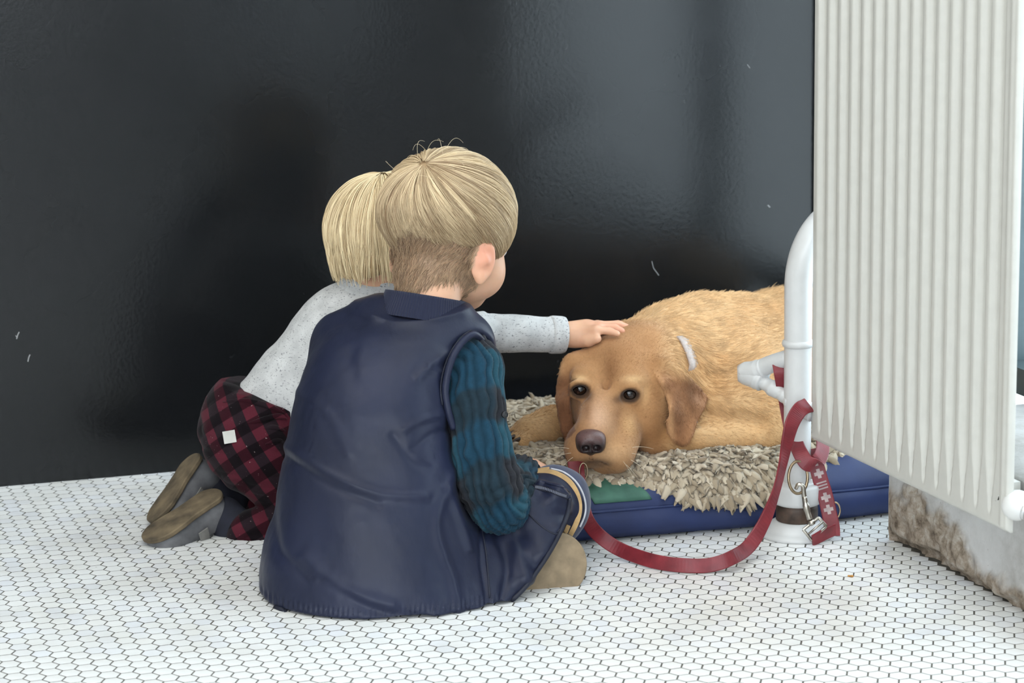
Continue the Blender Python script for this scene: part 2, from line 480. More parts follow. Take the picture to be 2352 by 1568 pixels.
# low worn plaster wall under the window, its foot broken away
def plinth():
    L, Hh, D = 2.7, .185, .30
    nu, nz = 420, 40
    u = np.concatenate([np.linspace(0, .8, 330), np.linspace(.81, L, 90)]); z = np.linspace(0, Hh, nz)
    Ug, Zg = np.meshgrid(u, z, indexing='ij')
    Pt = P0 + Ug[..., None] * PD + Zg[..., None] * UP
    lim = .030 + .050 * sstep(.42, .05, Ug)
    worn = sstep(lim + .012, lim - .012, Zg + .022 * vnoise(Pt, 16, 3) + .014 * vnoise(Pt, 42, 5) + .006 * vnoise(Pt, 95, 6))
    rough = .5 * vnoise(Pt, 34, 7) + .35 * vnoise(Pt, 75, 8) + .25 * vnoise(Pt, 150, 9)
    off = .003 * vnoise(Pt, 6, 1) + worn * (.004 + .009 * rough) - .020 * sstep(.020, .004, Zg + .012 * vnoise(Pt, 22, 4))
    off *= sstep(-.005, .02, Ug)
    Pt = Pt + off[..., None] * PN
    # end and top, closed at the back
    back = P0 + u[:, None] * PD - D * PN
    V = [Pt.reshape(-1, 3)]; nb = Pt.size // 3
    F = [(i * nz + j, (i + 1) * nz + j, (i + 1) * nz + j + 1, i * nz + j + 1) for i in range(nu - 1) for j in range(nz - 1)]
    bt = back + Hh * UP; V += [bt, back]
    F += [(i * nz + nz - 1, (i + 1) * nz + nz - 1, nb + i + 1, nb + i) for i in range(nu - 1)]
    F += [(nb + i, nb + i + 1, nb + nu + i + 1, nb + nu + i) for i in range(nu - 1)]
    F += [tuple([nb + nu, nb] + [nz - 1 - j for j in range(nz)])]
    F += [tuple([(nu - 1) * nz + j for j in range(nz)] + [nb + nu - 1, nb + 2 * nu - 1])]
    V = np.concatenate(V); col = np.zeros((len(V), 3)); col[:nb] = worn.reshape(-1, 1)
    return mesh_obj('wall_right', V, F, M_PLINTH, True, colors=col, kind='structure', label='low worn plaster wall under the window with a crumbling foot')
plinth()
slab_box('wall_recess', P0 - .31 * PN - .84 * PD, .84 * PD, .035 * UP, -.1 * PN, M_OFFWHITE, kind='structure', label='plaster wall of the recess beside the dog bed')

# tall window over the low wall
M_FRAME = simple('grey_green_window_metal', (64, 78, 82), .5, .06, 20)
def m_glass():
    k = NT('window_glass'); t = k.t
    tr = k.n('ShaderNodeBsdfTransparent'); tr.inputs[0].default_value = (.95, .985, .985, 1)
    gl = k.n('ShaderNodeBsdfGlossy'); gl.inputs['Roughness'].default_value = .02
    mx = k.n('ShaderNodeMixShader'); mx.inputs[0].default_value = .06; k.l(tr.outputs[0], mx.inputs[1]); k.l(gl.outputs[0], mx.inputs[2])
    k.l(mx.outputs[0], t.nodes['Material Output'].inputs[0]); t.nodes.remove(k.b)
    return k.m
M_GLASS = m_glass()
WB = P0 - .27 * PN - .80 * PD
def side_window(name, label, u0, u1, posts, low=None):
    win = empty(name, kind='structure', label=label)
    for zz in (.207, 2.62):
        f_ = MB(); f_.box(WB + (u0 + u1) / 2 * PD + zz * UP, (u1 - u0) / 2 * PD, .03 * PN, .02 * UP); f_.build('window_frame', M_FRAME, parent=win)
    for u_ in posts:
        f_ = MB(); f_.box(WB + u_ * PD + 1.41 * UP, .026 * PD, .03 * PN, 1.19 * UP); f_.build('window_frame', M_FRAME, parent=win)
    for a_, b_ in zip(posts[:-1], posts[1:]):
        g_ = MB(); g_.box(WB + (a_ + b_) / 2 * PD + 1.41 * UP, ((b_ - a_) / 2 - .024) * PD, .003 * PN, 1.18 * UP); g_.build('pane', M_GLASS, parent=win)
    return win
w1 = side_window('window_1', 'tall window with grey metal frames over the low wall', 0, 2.27, [.03, .67, 2.24])
f_ = MB(); f_.box(WB + .40 * PD + .05 * UP, .40 * PD, .03 * PN, .015 * UP); f_.build('window_frame', M_FRAME, parent=w1)
f_ = MB(); f_.box(WB + .026 * PD + .125 * UP, .026 * PD, .03 * PN, .065 * UP); f_.build('window_frame', M_FRAME, parent=w1)
g_ = MB(); g_.box(WB + .41 * PD + .125 * UP, .36 * PD, .003 * PN, .062 * UP); g_.build('pane', M_GLASS, parent=w1)
side_window('window_2', 'second tall window towards the shop front', 4.1, 6.05, [4.13, 6.02])
M_SIDE = simple('dark_grey_side_wall', (98, 96, 94), .8, .05, 8)
slab_box('wall_side', WB + 2.27 * PD + .05 * PN, 1.83 * PD, 2.9 * UP, -.12 * PN, M_SIDE, kind='structure', label='grey side wall between the two windows')
slab_box('wall_side_end', WB + 6.05 * PD + .05 * PN, .85 * PD, 2.9 * UP, -.12 * PN, M_SIDE, kind='structure', label='grey side wall by the shop front')
slab_box('wall_under_window', WB + 4.1 * PD + .05 * PN, 1.95 * PD, .19 * UP, -.12 * PN, M_SIDE, kind='structure', label='low wall under the second window')
slab_box('wall_over_window', WB + 2.64 * UP + .05 * PN, 6.9 * PD, .26 * UP, -.12 * PN, M_OFFWHITE, kind='structure', label='plaster lintel over the side windows')
# chalk flecks and scratches on the black wall
M_CHALK = simple('pale_scuff', (150, 150, 150), .9, .1, 40)
def on_wall(px, py):
    d = FWD + RGT * (px - 1176) / FPX - UPV * (py - 784) / FPX
    return ORG + d * (((W0 - ORG) @ WN) / (d @ WN)) + .0004 * WN
for pts, w_ in (([(38, 778), (41, 768), (44, 762)], .0016), ([(36, 770), (39, 775)], .0012), ([(64, 830), (66, 820), (69, 814)], .0018), ([(1497, 600), (1501, 616), (1513, 632)], .0011), ([(1763, 471), (1768, 476)], .002), ([(1716, 148), (1722, 156)], .0008)):
    s_ = MB(); s_.tube([on_wall(*p) for p in pts], w_ * .55, 6); s_.build('scuff', M_CHALK, parent=wall_back)

# ------------------------------------------------------------------ radiator
M_RAD = simple('cream_enamel', (192, 190, 183), .38, .012, 60, .05)
def radiator():
    root = empty('radiator', label='tall cream panel radiator with vertical flutes before the window', cat='radiator')
    a = G(1862, 1010, .15); c = G(2311, 1225, .15); U = c - a; L = np.linalg.norm(U); U /= L
    N = np.cross(U, UP); N = N if N @ PN > 0 else -N
    Hh = .92; NF = 15; m0, m1 = .010, .024
    nu, zs = 15 * 16, np.concatenate([np.linspace(0, .012, 4), np.linspace(.014, .11, 44), np.linspace(.12, Hh - .12, 14), np.linspace(Hh - .11, Hh - .014, 40), np.linspace(Hh - .012, Hh, 4)])
    us = np.concatenate([np.linspace(0, .004, 4), [.007], np.linspace(m0, L - m1, nu + 1), np.linspace(L - m1 + .002, L - .005, 9), np.linspace(L - .004, L, 4)])
    Ug, Zg = np.meshgrid(us, zs, indexing='ij')
    per = (L - m0 - m1) / NF
    ph = (Ug - m0) / per; inb = (ph > 0) & (ph < NF); ph = ph - np.floor(ph)
    e = np.minimum(Zg, Hh - Zg)
    # channel sinks between flutes: full width up the panel, running out to a point at each end
    wid = sstep(.012, .105, e)
    x = np.abs(ph - .5) * 2                      # 0 at the channel's middle, 1 at the flute's
    ch = sstep(.16 + .62 * wid, .02 + .34 * wid, x) * sstep(.012, .03, e) * inb
    dep = -.0075 * ch
    rim = .0035
    ed = np.minimum(np.minimum(Ug, L - Ug), e)
    dep = dep - .006 * (1 - np.sqrt(np.clip(1 - (1 - np.clip(ed / rim, 0, 1)) ** 2, 0, 1)))
    bead = np.exp(-((L - Ug - .012) / .004) ** 2) * .0016; dep = dep + bead
    Pt = a + Ug[..., None] * U + Zg[..., None] * UP + dep[..., None] * N
    mu, mz = Ug.shape
    V = Pt.reshape(-1, 3); F = np.array([(i * mz + j, (i + 1) * mz + j, (i + 1) * mz + j + 1, i * mz + j + 1) for i in range(mu - 1) for j in range(mz - 1)])
    # turned-back edge
    loop = [i * mz for i in range(mu)] + [(mu - 1) * mz + j for j in range(1, mz)] + [i * mz + mz - 1 for i in range(mu - 2, -1, -1)] + [j for j in range(mz - 2, 0, -1)]
    nb = len(V); V = np.concatenate([V, V[loop] - .0035 * N]); n = len(loop)
    F = np.concatenate([F, np.array([(loop[i], nb + i, nb + (i + 1) % n, loop[(i + 1) % n]) for i in range(n)])])
    mesh_obj('front_panel', V, F[:, ::-1], M_RAD, True, parent=root)
    b = MB(); b.box(a + L / 2 * U + Hh / 2 * UP - .0105 * N, (L / 2 - .012) * U, .0012 * N, (Hh / 2 - .002) * UP); b.build('back_sheet', M_RAD, parent=root)
    # brackets to the low wall
    for s_ in (.12, L - .12):
        b = MB(); b.box(a + s_ * U + .02 * UP - .050 * N, .012 * U, .036 * N, .012 * UP); b.build('bracket', M_RAD, parent=root)
    # thermostatic valve at the near end
    M_VALVE = simple('white_valve_plastic', (214, 213, 210), .35, .02, 30)
    M_CHROME = simple('chrome', (205, 205, 205), .18, .03, 30, metal=1)
    M_DARK = simple('dark_recess', (40, 40, 42), .5, .1, 30)
    vc = A(2336, 1160, 2.945)
    ax = np.array([.72, -.62, -.22]); ax /= np.linalg.norm(ax)
    h = MB(); h.lathe(vc, [(.0005, -.0195)] + [(.0195 * math.sin(t), -.0195 * math.cos(t)) for t in np.linspace(.25, 2.35, 16)], 32, ax); v_ = h.build('valve_head', M_VALVE, True, parent=root)
    h = MB(); h.lathe(vc + .0135 * ax, [(.0138, -.003), (.0145, 0), (.0142, .004), (.0118, .0045)], 28, ax); h.build('ring', M_CHROME, True, parent=v_)
    h = MB(); h.lathe(vc + .0172 * ax, [(.0112, -.002), (.0112, .0004), (.004, .0008)], 24, ax); h.build('recess', M_DARK, True, parent=v_)
    h = MB(); h.tube([vc - .016 * ax, vc - .03 * ax, a + (L - .01) * U + .035 * UP - .03 * N], .006, 14); h.build('valve_body', M_VALVE, True, parent=root)
    return a, U, N
RA, RU, RN = radiator()

# ------------------------------------------------------------------ riser pipe
M_PIPE = simple('white_gloss_pipe_paint', (200, 200, 199), .32, .03, 25, .25, .002)
M_RUST = simple('dark_bare_fitting', (72, 56, 46), .55, .3, 60, .4)
PC = G(1830, 1226)
def riser():
    root = empty('heating_pipe', label='white painted riser pipe with floor flange and side branch by the radiator', cat='pipe')
    b = MB(); b.lathe(PC, [(.0555, 0), (.0565, .003), (.0555, .006), (.049, .0085), (.045, .012), (.040, .018), (.0335, .022), (.030, .0225)], 44); b.build('floor_flange', M_PIPE, True, parent=root)
    b = MB(); b.lathe(PC, [(.0295, .0225), (.031, .024), (.031, .040), (.0305, .048), (.028, .049)], 36); b.build('bare_fitting', M_RUST, True, parent=root)
    b = MB(); b.lathe(PC, [(.030, .047), (.0345, .049), (.0352, .053), (.035, .074), (.033, .078), (.022, .080), (.0205, .081)], 40); b.build('coupling', M_PIPE, True, parent=root)
    pts = [PC + z * UP for z in (.07, .12, .18, .24, .30, .34, .37)]
    bend = -RN * .75 + RU * .1
    for t in np.linspace(.1, 1, 8): pts.append(PC + (.37 + .11 * math.sin(t * 1.25)) * UP + bend * .10 * (1 - math.cos(t * 1.25)))
    last = pts[-1]; pts.append(last + .06 * (bend * 1.1 + .35 * UP)); pts.append(last + .10 * (bend * 1.1 + .35 * UP))
    b = MB(); b.tube(catmull(pts, 60), np.linspace(.0200, .0212, 60), 28); b.build('riser', M_PIPE, True, parent=root)
    b = MB(); b.lathe(PC + .288 * UP, [(.019, -.006), (.0225, -.004), (.0238, 0), (.0225, .004), (.019, .006)], 36); b.build('weld_ring', M_PIPE, True, parent=root)
    # branch: a tee out of the riser, an elbow, a threaded nipple running to the radiator
    E = A(1722, 858, 3.53); T = A(1815, 822, 3.487); End = A(1868, 950, 3.452)
    b = MB(); b.tube(catmull([T, .5 * (T + E) + np.array([0, 0, .002]), E], 16), .0135, 18); b.build('branch', M_PIPE, True, parent=root)
    d1 = (E - T) / np.linalg.norm(E - T); d2 = (End - E) / np.linalg.norm(End - E)
    b = MB(); b.tube(catmull([E - .028 * d1, E - .010 * d1, E + .004 * (d1 - d2), E + .012 * d2, E + .026 * d2], 24), [.0150] * 3 + [.0165] * 18 + [.0150] * 3, 20); b.build('elbow', M_PIPE, True, parent=root)
    s = np.linspace(0, 1, 90); L = np.linalg.norm(End - E)
    r = .0102 + .0010 * (np.sin(s * 60) * .5 + .5) * ((s > .25) & (s < .8)) + .0038 * np.exp(-((s - .66) / .05) ** 2) + .0022 * np.exp(-((s - .38) / .04) ** 2) + .003 * (s > .86)
    b = MB(); b.tube(E + np.outer(s, End - E), r, 18); b.build('nipple', M_PIPE, True, parent=root)
    return E, T, End
PE, PT, PEND = riser()
# ------------------------------------------------------------------ dog bed and shaggy blanket
BD = np.array([math.cos(math.radians(14.23)), math.sin(math.radians(14.23)), 0]); BN = np.array([-BD[1], BD[0], 0])   # along the front / away
B0 = G(1345, 1249)
BS0, BS1, BT1, BZ = -.26, .535, .585, .086
def bed_pt(s, t, z):
    return B0 + np.multiply.outer(s, BD) + np.multiply.outer(t, BN) + np.multiply.outer(z, UP)
def bed_top(s, t):
    """height of the cushion's upper side"""
    e = np.minimum(np.minimum(s - BS0, BS1 - s), np.minimum(t, BT1 - t))
    r = np.clip(e / .09, 0, 1)
    h = .047 + (BZ - .047) * np.sqrt(np.clip(1 - (1 - r) ** 2.2, 0, 1))
    P = np.stack([s, t, 0 * s], -1)
    return h + (.005 * vnoise(P, 9, 2) + .0025 * vnoise(P, 28, 3)) * sstep(.0, .05, e)
def m_bed():
    k = NT('navy_canvas'); v = k.coord((1, 1, 1)); f = k.noise(v, 9, 4)
    c = k.ramp(f, [(.3, rgba((28, 40, 78))), (.7, rgba((38, 54, 100)))])
    k.bump(k.noise(v, 380, 3), .15, .0006)
    return k.set(c, .58, .45)
M_BED = m_bed()
def dog_bed():
    root = empty('dog_bed', label='navy blue cushion dog bed with green corner patch under the blanket', cat='dog bed')
    n_s, n_t = 150, 110
    # half rounded cushion: top sheet and lower band meet in the welt
    s = BS0 + (BS1 - BS0) * (.5 - .5 * np.cos(np.linspace(0, math.pi, n_s))); t = BT1 * (.5 - .5 * np.cos(np.linspace(0, math.pi, n_t)))
    S, T = np.meshgrid(s, t, indexing='ij')
    def corner(S, T):       # round the corners off
        cs, ct = (BS0 + BS1) / 2, BT1 / 2; x = (S - cs) / ((BS1 - BS0) / 2); y = (T - ct) / ct
        f = 1 - .05 * np.clip(np.abs(x), 0, 1) ** 6 * np.clip(np.abs(y), 0, 1) ** 6
        return cs + (S - cs) * f, ct + (T - ct) * f
    S2, T2 = corner(S, T)
    Pt = bed_pt(S2, T2, 0 * S) + bed_top(S, T)[..., None] * UP
    F = np.array([(i * n_t + j, (i + 1) * n_t + j, (i + 1) * n_t + j + 1, i * n_t + j + 1) for i in range(n_s - 1) for j in range(n_t - 1)])
    mesh_obj('top_cover', Pt.reshape(-1, 3), F, M_BED, parent=root)
    loop = [(i, 0) for i in range(n_s)] + [(n_s - 1, j) for j in range(1, n_t)] + [(i, n_t - 1) for i in range(n_s - 2, -1, -1)] + [(0, j) for j in range(n_t - 2, 0, -1)]
    ring = np.array([Pt[i, j] for i, j in loop]); cen = ring.mean(0); n = len(ring)
    out = ring - np.roll(ring, 4, 0); out = np.cross(np.roll(ring, -4, 0) - np.roll(ring, 4, 0), UP); out /= np.linalg.norm(out, axis=1)[:, None]
    V = []; hs = [(1.0, 0.0), (.85, .006), (.6, .009), (.3, .006), (.08, -.004), (0, -.02)]
    for h, o_ in hs:
        w = .004 * vnoise(ring, 22, 5) * (0 < h < 1)
        r_ = ring + out * (o_ + (w[:, None] if np.ndim(w) else 0)); r_[:, 2] = ring[:, 2] * h + (.002 if h == 0 else 0) ; V.append(r_)
    V = np.concatenate(V); m = len(hs)
    F = [(i * n + j, (i + 1) * n + j, (i + 1) * n + (j + 1) % n, i * n + (j + 1) % n) for i in range(m - 1) for j in range(n)] + [tuple((m - 1) * n + j for j in range(n - 1, -1, -1))]
    mesh_obj('side_band', V, F, M_BED, parent=root)
    b = MB(); b.tube(np.vstack([ring, ring[:1]]) + out[[*range(n), 0]] * .001, .0022, 8, False); b.build('welt', M_BED, True, parent=root)
    # green patch sewn over the front edge
    M_G = simple('green_patch_cloth', (52, 92, 78), .6, .15, 40)
    k = NT('green_patch_lettered'); v = k.coord(); c = k.ramp(k.noise(v, 40), [(.3, rgba((46, 84, 71))), (.7, rgba((64, 106, 90)))])
    f2 = k.ramp(k.noise(v, 90, 2), [(.60, (0, 0, 0, 1)), (.64, (1, 1, 1, 1))]); tc = k.n('ShaderNodeAttribute', attribute_name='col')
    f3 = k.mix(1.0, f2, tc.outputs['Color'], 'MULTIPLY'); c = k.mix(f3, c, rgba((150, 92, 70)))
    k.set(c, .6, .4)
    a = np.linspace(0, 1, 26); bb = np.linspace(0, 1, 22); Sg, Tg = np.meshgrid(a, bb, indexing='ij')
    ss = -.020 + .088 * Sg - .05 * (1 - Tg) * 0 + .045 * (1 - Tg) - .010; tt = .003 + .085 * Tg
    Pp = bed_pt(ss, tt, 0 * ss) + (bed_top(ss, tt) + .0016)[..., None] * UP - .001 * BN
    F = np.array([(i * 22 + j, (i + 1) * 22 + j, (i + 1) * 22 + j + 1, i * 22 + j + 1) for i in range(25) for j in range(21)])
    col = np.repeat((sstep(.55, .25, Sg) * sstep(.35, .6, Tg)).reshape(-1, 1), 3, 1)
    o = mesh_obj('patch', Pp.reshape(-1, 3), F, k.m, colors=col, parent=root, label='green cloth patch with faded orange print')
    o.modifiers.new('thickness', 'SOLIDIFY').thickness = .0012
    return root
dog_bed()

def m_fleece():
    k = NT('beige_wool'); g = k.n('ShaderNodeNewGeometry'); v = k.coord()
    c = k.ramp(g.outputs['Random Per Island'], [(0, rgba((142, 127, 107))), (.5, rgba((178, 164, 143))), (1, rgba((205, 193, 174)))])
    c2 = k.ramp(k.noise(v, 7, 3), [(.35, (.80, .78, .74, 1)), (.65, (1.05, 1.04, 1.02, 1))]); c = k.mix(1.0, c, c2, 'MULTIPLY')
    k.bump(k.noise(v, 900, 3), .35, .001)
    return k.set(c, .95, .1, sheen=.25)
M_WOOL = m_fleece()
BL_TH = .007
def blanket_front(s):
    """how far the blanket's edge hangs over the front of the cushion (t of the edge)"""
    xs = [-.26, -.12, -.03, .04, .085, .11, .145, .19, .25, .30, .36, .43, .535]
    ts = [.10, .075, .055, .055, .050, .035, .012, .000, .000, .012, .035, .075, .12]
    return np.interp(s, xs, ts)
def blanket():
    root = empty('fleece_blanket', label='shaggy beige wool blanket spread over the dog bed', cat='blanket')
    n_s, n_t = 120, 70
    s = np.linspace(-.25, .49, n_s); w = np.linspace(0, 1, n_t)
    S, W = np.meshgrid(s, w, indexing='ij'); T0_ = blanket_front(S); T1_ = .555 - .02 * np.abs(vnoise(np.stack([S, 0 * S, 0 * S], -1), 12, 3))
    T = T0_ + (T1_ - T0_) * W
    Z = bed_top(S, np.clip(T, 0, 1)) + .004 + BL_TH * sstep(0, .06, W)
    Pt = bed_pt(S, T, Z)
    F = np.array([(i * n_t + j, (i + 1) * n_t + j, (i + 1) * n_t + j + 1, i * n_t + j + 1) for i in range(n_s - 1) for j in range(n_t - 1)])
    mesh_obj('backing', Pt.reshape(-1, 3), F, M_WOOL, parent=root).modifiers.new('thickness', 'SOLIDIFY').thickness = -.004
    # tufts: small felted locks lying over each other
    N = 9000
    ls = rng.uniform(-.25, .49, N); front = rng.random(N) < .30
    lw = np.where(front, rng.uniform(-.02, .10, N) ** 1.0, rng.random(N))
    lt = blanket_front(ls) + np.where(front, rng.uniform(-.012, .10, N), (.555 - blanket_front(ls)) * lw)
    base = bed_pt(ls, lt, 0 * ls) + (bed_top(ls, np.clip(lt, .001, 1)) + .004 + BL_TH * sstep(0, .04, lt - blanket_front(ls)))[:, None] * UP
    # which way a lock points: towards the front edge, a little sideways, down over the edge
    edge = sstep(.05, -.005, lt - blanket_front(ls))
    dirs = -BN[None] * (1.0) + BD[None] * rng.normal(0, .65, N)[:, None] + UP[None] * (rng.normal(.30, .25, N) * (1 - edge) - .75 * edge)[:, None]
    flip = rng.random(N) < .22; dirs[flip, :2] *= -1
    dirs /= np.linalg.norm(dirs, axis=1)[:, None]
    nor = np.stack([0 * ls, 0 * ls, 1 + 0 * ls], 1) * (1 - .5 * edge)[:, None] - BN[None] * (.75 * edge)[:, None] + rng.normal(0, .22, (N, 3))
    nor -= dirs * (nor * dirs).sum(1)[:, None]; nor /= np.linalg.norm(nor, axis=1)[:, None]
    sid = np.cross(dirs, nor)
    Ln = rng.uniform(.017, .031, N) * (1 - .25 * (lt > .2)); Wd = rng.uniform(.0044, .0076, N); Th = Wd * rng.uniform(.40, .6, N)
    prof = [(0, .55), (.22, 1.0), (.5, .95), (.8, .62), (1.0, .10)]; nr = 6
    V = np.zeros((N, len(prof) * nr, 3)); curl = rng.uniform(-.1, .45, N); tw = rng.normal(0, .5, N)
    for r_, (u, wf) in enumerate(prof):
        c = base + dirs * (Ln * u)[:, None] + nor * (Ln * (.30 * u - (.35 + curl) * u * u))[:, None]
        for j in range(nr):
            a_ = 2 * math.pi * j / nr + 0
            ca, sa = math.cos(a_), math.sin(a_); ang_ = tw * u
            X = sid * np.cos(ang_)[:, None] + nor * np.sin(ang_)[:, None]; Y = nor * np.cos(ang_)[:, None] - sid * np.sin(ang_)[:, None]
            V[:, r_ * nr + j] = c + X * (Wd * wf * ca)[:, None] + Y * (Th * wf * sa)[:, None]
    V += rng.normal(0, .0008, V.shape)
    f = [(r_ * nr + j, r_ * nr + (j + 1) % nr, (r_ + 1) * nr + (j + 1) % nr, (r_ + 1) * nr + j) for r_ in range(len(prof) - 1) for j in range(nr)]
    k0 = (len(prof) - 1) * nr; f += [(k0, k0 + 1, k0 + 2, k0 + 3), (k0, k0 + 3, k0 + 4, k0 + 5)]
    f = np.array(f); F = (f[None] + (len(prof) * nr) * np.arange(N)[:, None, None]).reshape(-1, 4)
    mesh_obj('wool_tufts', V.reshape(-1, 3), F, M_WOOL, parent=root, kind='stuff')
blanket()

# ------------------------------------------------------------------ dog
def tube_depth(*pts):
    """depth over a flap, blended between marked spots (px, py, y)"""
    P = np.array(pts, float)
    def fn(px, py):
        px = np.asarray(px, float); py = np.asarray(py, float)
        w = [1 / (((px - p[0]) ** 2 + (py - p[1]) ** 2) + 60.0) for p in P]
        return sum(a * p[2] for a, p in zip(w, P)) / sum(w)
    return fn
def dog():
    s = Solid((-.06, 3.40, .07), (.70, 4.08, .40), .0032)
    # trunk, lying along the bed, its rear hidden behind the pipe and the radiator
    sh = A(1640, 838, 3.80)
    s.cap(A(1640, 848, 3.80), A(1860, 850, 3.90), .112, .112, .03)
    s.ell(A(1690, 838, 3.86), (.14, .13, .094), None, .04)
    s.ell(A(1800, 805, 3.93), (.11, .09, .104), None, .02)            # haunch
    s.ell(A(1900, 830, 3.88), (.12, .14, .11), None, .03)
    s.cap(A(1545, 792, 3.74), A(1690, 770, 3.85), .062, .055, .04)    # withers
    s.ell(A(1600, 905, 3.72), (.115, .10, .105), None, .04)           # breast
    s.ell(A(1690, 900, 3.72), (.085, .075, .095), None, .03)          # near shoulder
    # neck
    s.cap(A(1470, 850, 3.66), A(1600, 840, 3.78), .078, .105, .03)
    s.cap(A(1470, 905, 3.64), A(1570, 935, 3.72), .062, .080, .03)
    # near foreleg: upper arm, elbow, forearm folded in under the head
    s.cap(A(1660, 915, 3.69), A(1748, 972, 3.652), .066, .046, .03)
    s.ell(A(1755, 985, 3.642), (.036, .034, .036), None, .015)
    s.ell(A(1690, 918, 3.655), (.075, .058, .042), None, .02)
    s.cap(A(1758, 996, 3.632), A(1600, 994, 3.605), .030, .0285, .006)
    s.cap(A(1600, 994, 3.605), A(1500, 1008, 3.595), .0285, .026, .01)
    for a_, b_ in (((1600, 962, 3.585), (1650, 960, 3.586)), ((1650, 960, 3.586), (1705, 960, 3.590)), ((1705, 960, 3.590), (1750, 970, 3.598))):
        s.cap(A(*a_), A(*b_), .013, .012, .008, 's')                  # fold between forearm and breast
    # far foreleg stretched to the side, paw with toes
    s.cap(A(1400, 970, 3.71), A(1268, 978, 3.695), .034, .030, .02)
    s.cap(A(1268, 978, 3.695), A(1220, 990, 3.680), .029, .026, .01)
    for q, (px, py, y) in enumerate(((1200, 1016, 3.640), (1187, 1009, 3.660), (1186, 996, 3.685), (1196, 984, 3.705))):
        s.cap(A(1228, 994, 3.675), A(px, py, y), .016, .0135, .005)
    # skull, cheeks, muzzle
    s.ell(A(1417, 872, 3.622), (.067, .078, .064), None, .015)
    s.ell(A(1418, 824, 3.632), (.052, .062, .038), None, .02)         # crown
    s.ell(A(1336, 882, 3.603), (.020, .045, .042), None, .02)
    s.ell(A(1494, 905, 3.610), (.032, .05, .048), None, .02)
    s.ell(A(1412, 945, 3.600), (.058, .050, .046), None, .02)         # cheeks
    s.ell(A(1482, 960, 3.597), (.030, .042, .040), None, .02)
    s.ell(A(1342, 938, 3.592), (.016, .034, .036), None, .015)
    s.cap(A(1391, 905, 3.570), A(1362, 990, 3.500), .029, .0265, .018)   # bridge
    s.cap(A(1394, 965, 3.565), A(1366, 1022, 3.510), .040, .0335, .015)
    s.ell(A(1330, 1028, 3.518), (.0225, .034, .032), None, .010)      # flews
    s.ell(A(1412, 1036, 3.520), (.031, .040, .033), None, .010)
    s.ell(A(1432, 1000, 3.548), (.026, .034, .034), None, .014)
    s.cap(A(1410, 1045, 3.56), A(1385, 1066, 3.514), .027, .0155, .006)  # lower jaw
    # brows and eye hollows
    s.ell(A(1338, 862, 3.566), (.017, .012, .010), None, .018)
    s.ell(A(1450, 868, 3.562), (.021, .012, .010), None, .015)
    s.ell(A(1391, 862, 3.550), (.006, .007, .030), None, .014, 's')    # furrow
    eyes = (A(1332, 893, 3.556), A(1446, 903, 3.557))
    for e in eyes:
        s.ell(e + np.array([0, -.010, 0]), (.0165, .0135, .0145), None, .006, 's')
    for e in eyes:                                                      # lids
        arc = [e + np.array([.0155 * math.cos(t), -.0035 - .006 * math.sin(t), .0135 * math.sin(t) - .001]) for t in np.linspace(.1, math.pi - .1, 8)]
        for a_, b_ in zip(arc[:-1], arc[1:]): s.cap(a_, b_, .0030, .0030, .007)
        arc = [e + np.array([.0145 * math.cos(t), -.003 - .003 * math.sin(-t), .0115 * math.sin(t) - .001]) for t in np.linspace(-.15, -math.pi + .15, 8)]
        for a_, b_ in zip(arc[:-1], arc[1:]): s.cap(a_, b_, .0026, .0026, .006)
    # ears: soft flaps hanging from the sides of the skull
    ear_r = [(1497, 838), (1520, 826), (1546, 836), (1580, 862), (1612, 893), (1625, 912), (1620, 934), (1602, 966), (1592, 1000), (1580, 1022), (1564, 1026), (1546, 1014), (1531, 990), (1530, 968), (1537, 950), (1534, 925), (1524, 895), (1508, 866)]
    s.slab(ear_r, tube_depth((1500, 838, 3.585), (1540, 850, 3.588), (1620, 912, 3.605), (1590, 930, 3.575), (1535, 940, 3.548), (1570, 1015, 3.562), (1520, 880, 3.555)), .0062, .007, .005)
    ear_l = [(1308, 812), (1324, 824), (1318, 850), (1308, 880), (1310, 915), (1312, 945), (1316, 970), (1322, 988), (1312, 1002), (1297, 1010), (1288, 990), (1281, 955), (1276, 918), (1278, 880), (1286, 845), (1296, 822)]
    s.slab(ear_l, tube_depth((1312, 820, 3.595), (1280, 890, 3.585), (1306, 920, 3.556), (1300, 1000, 3.565)), .0065, .005, .005)
    for a_, b_ in (((1330, 1056, 3.497), (1357, 1050, 3.484)), ((1357, 1050, 3.484), (1392, 1064, 3.490)), ((1392, 1064, 3.490), (1446, 1040, 3.500)), ((1357, 1036, 3.482), (1357, 1050, 3.483))):
        s.cap(A(*a_), A(*b_), .0016, .0016, .004, 's')
    s.ell(A(1515, 850, 3.60), (.022, .026, .024), None, .02); s.ell(A(1322, 842, 3.605), (.015, .022, .022), None, .015)
    V, F = s.surface(2)
    N = vnormals(V, F)
    px, py, zz = pxl(V)
    # coat colours, with shade painted in at muzzle, mouth and left ear
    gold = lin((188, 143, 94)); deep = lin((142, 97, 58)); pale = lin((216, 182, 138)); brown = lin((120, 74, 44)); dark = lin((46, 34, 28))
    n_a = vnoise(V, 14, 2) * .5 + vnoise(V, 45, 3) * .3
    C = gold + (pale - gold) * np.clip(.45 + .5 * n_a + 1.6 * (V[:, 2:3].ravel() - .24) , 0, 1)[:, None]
    head = (V[:, 1] < 3.66) & (px < 1530) & (px > 1290) & (V[:, 2] > .08)
    hw = sstep(3.69, 3.63, V[:, 1]) * sstep(1560, 1500, px) * sstep(1270, 1300, px)
    face = deep + (lin((190, 144, 100)) - deep) * np.clip(.45 + .55 * n_a, 0, 1)[:, None]
    C = C + (face - C) * hw[:, None]
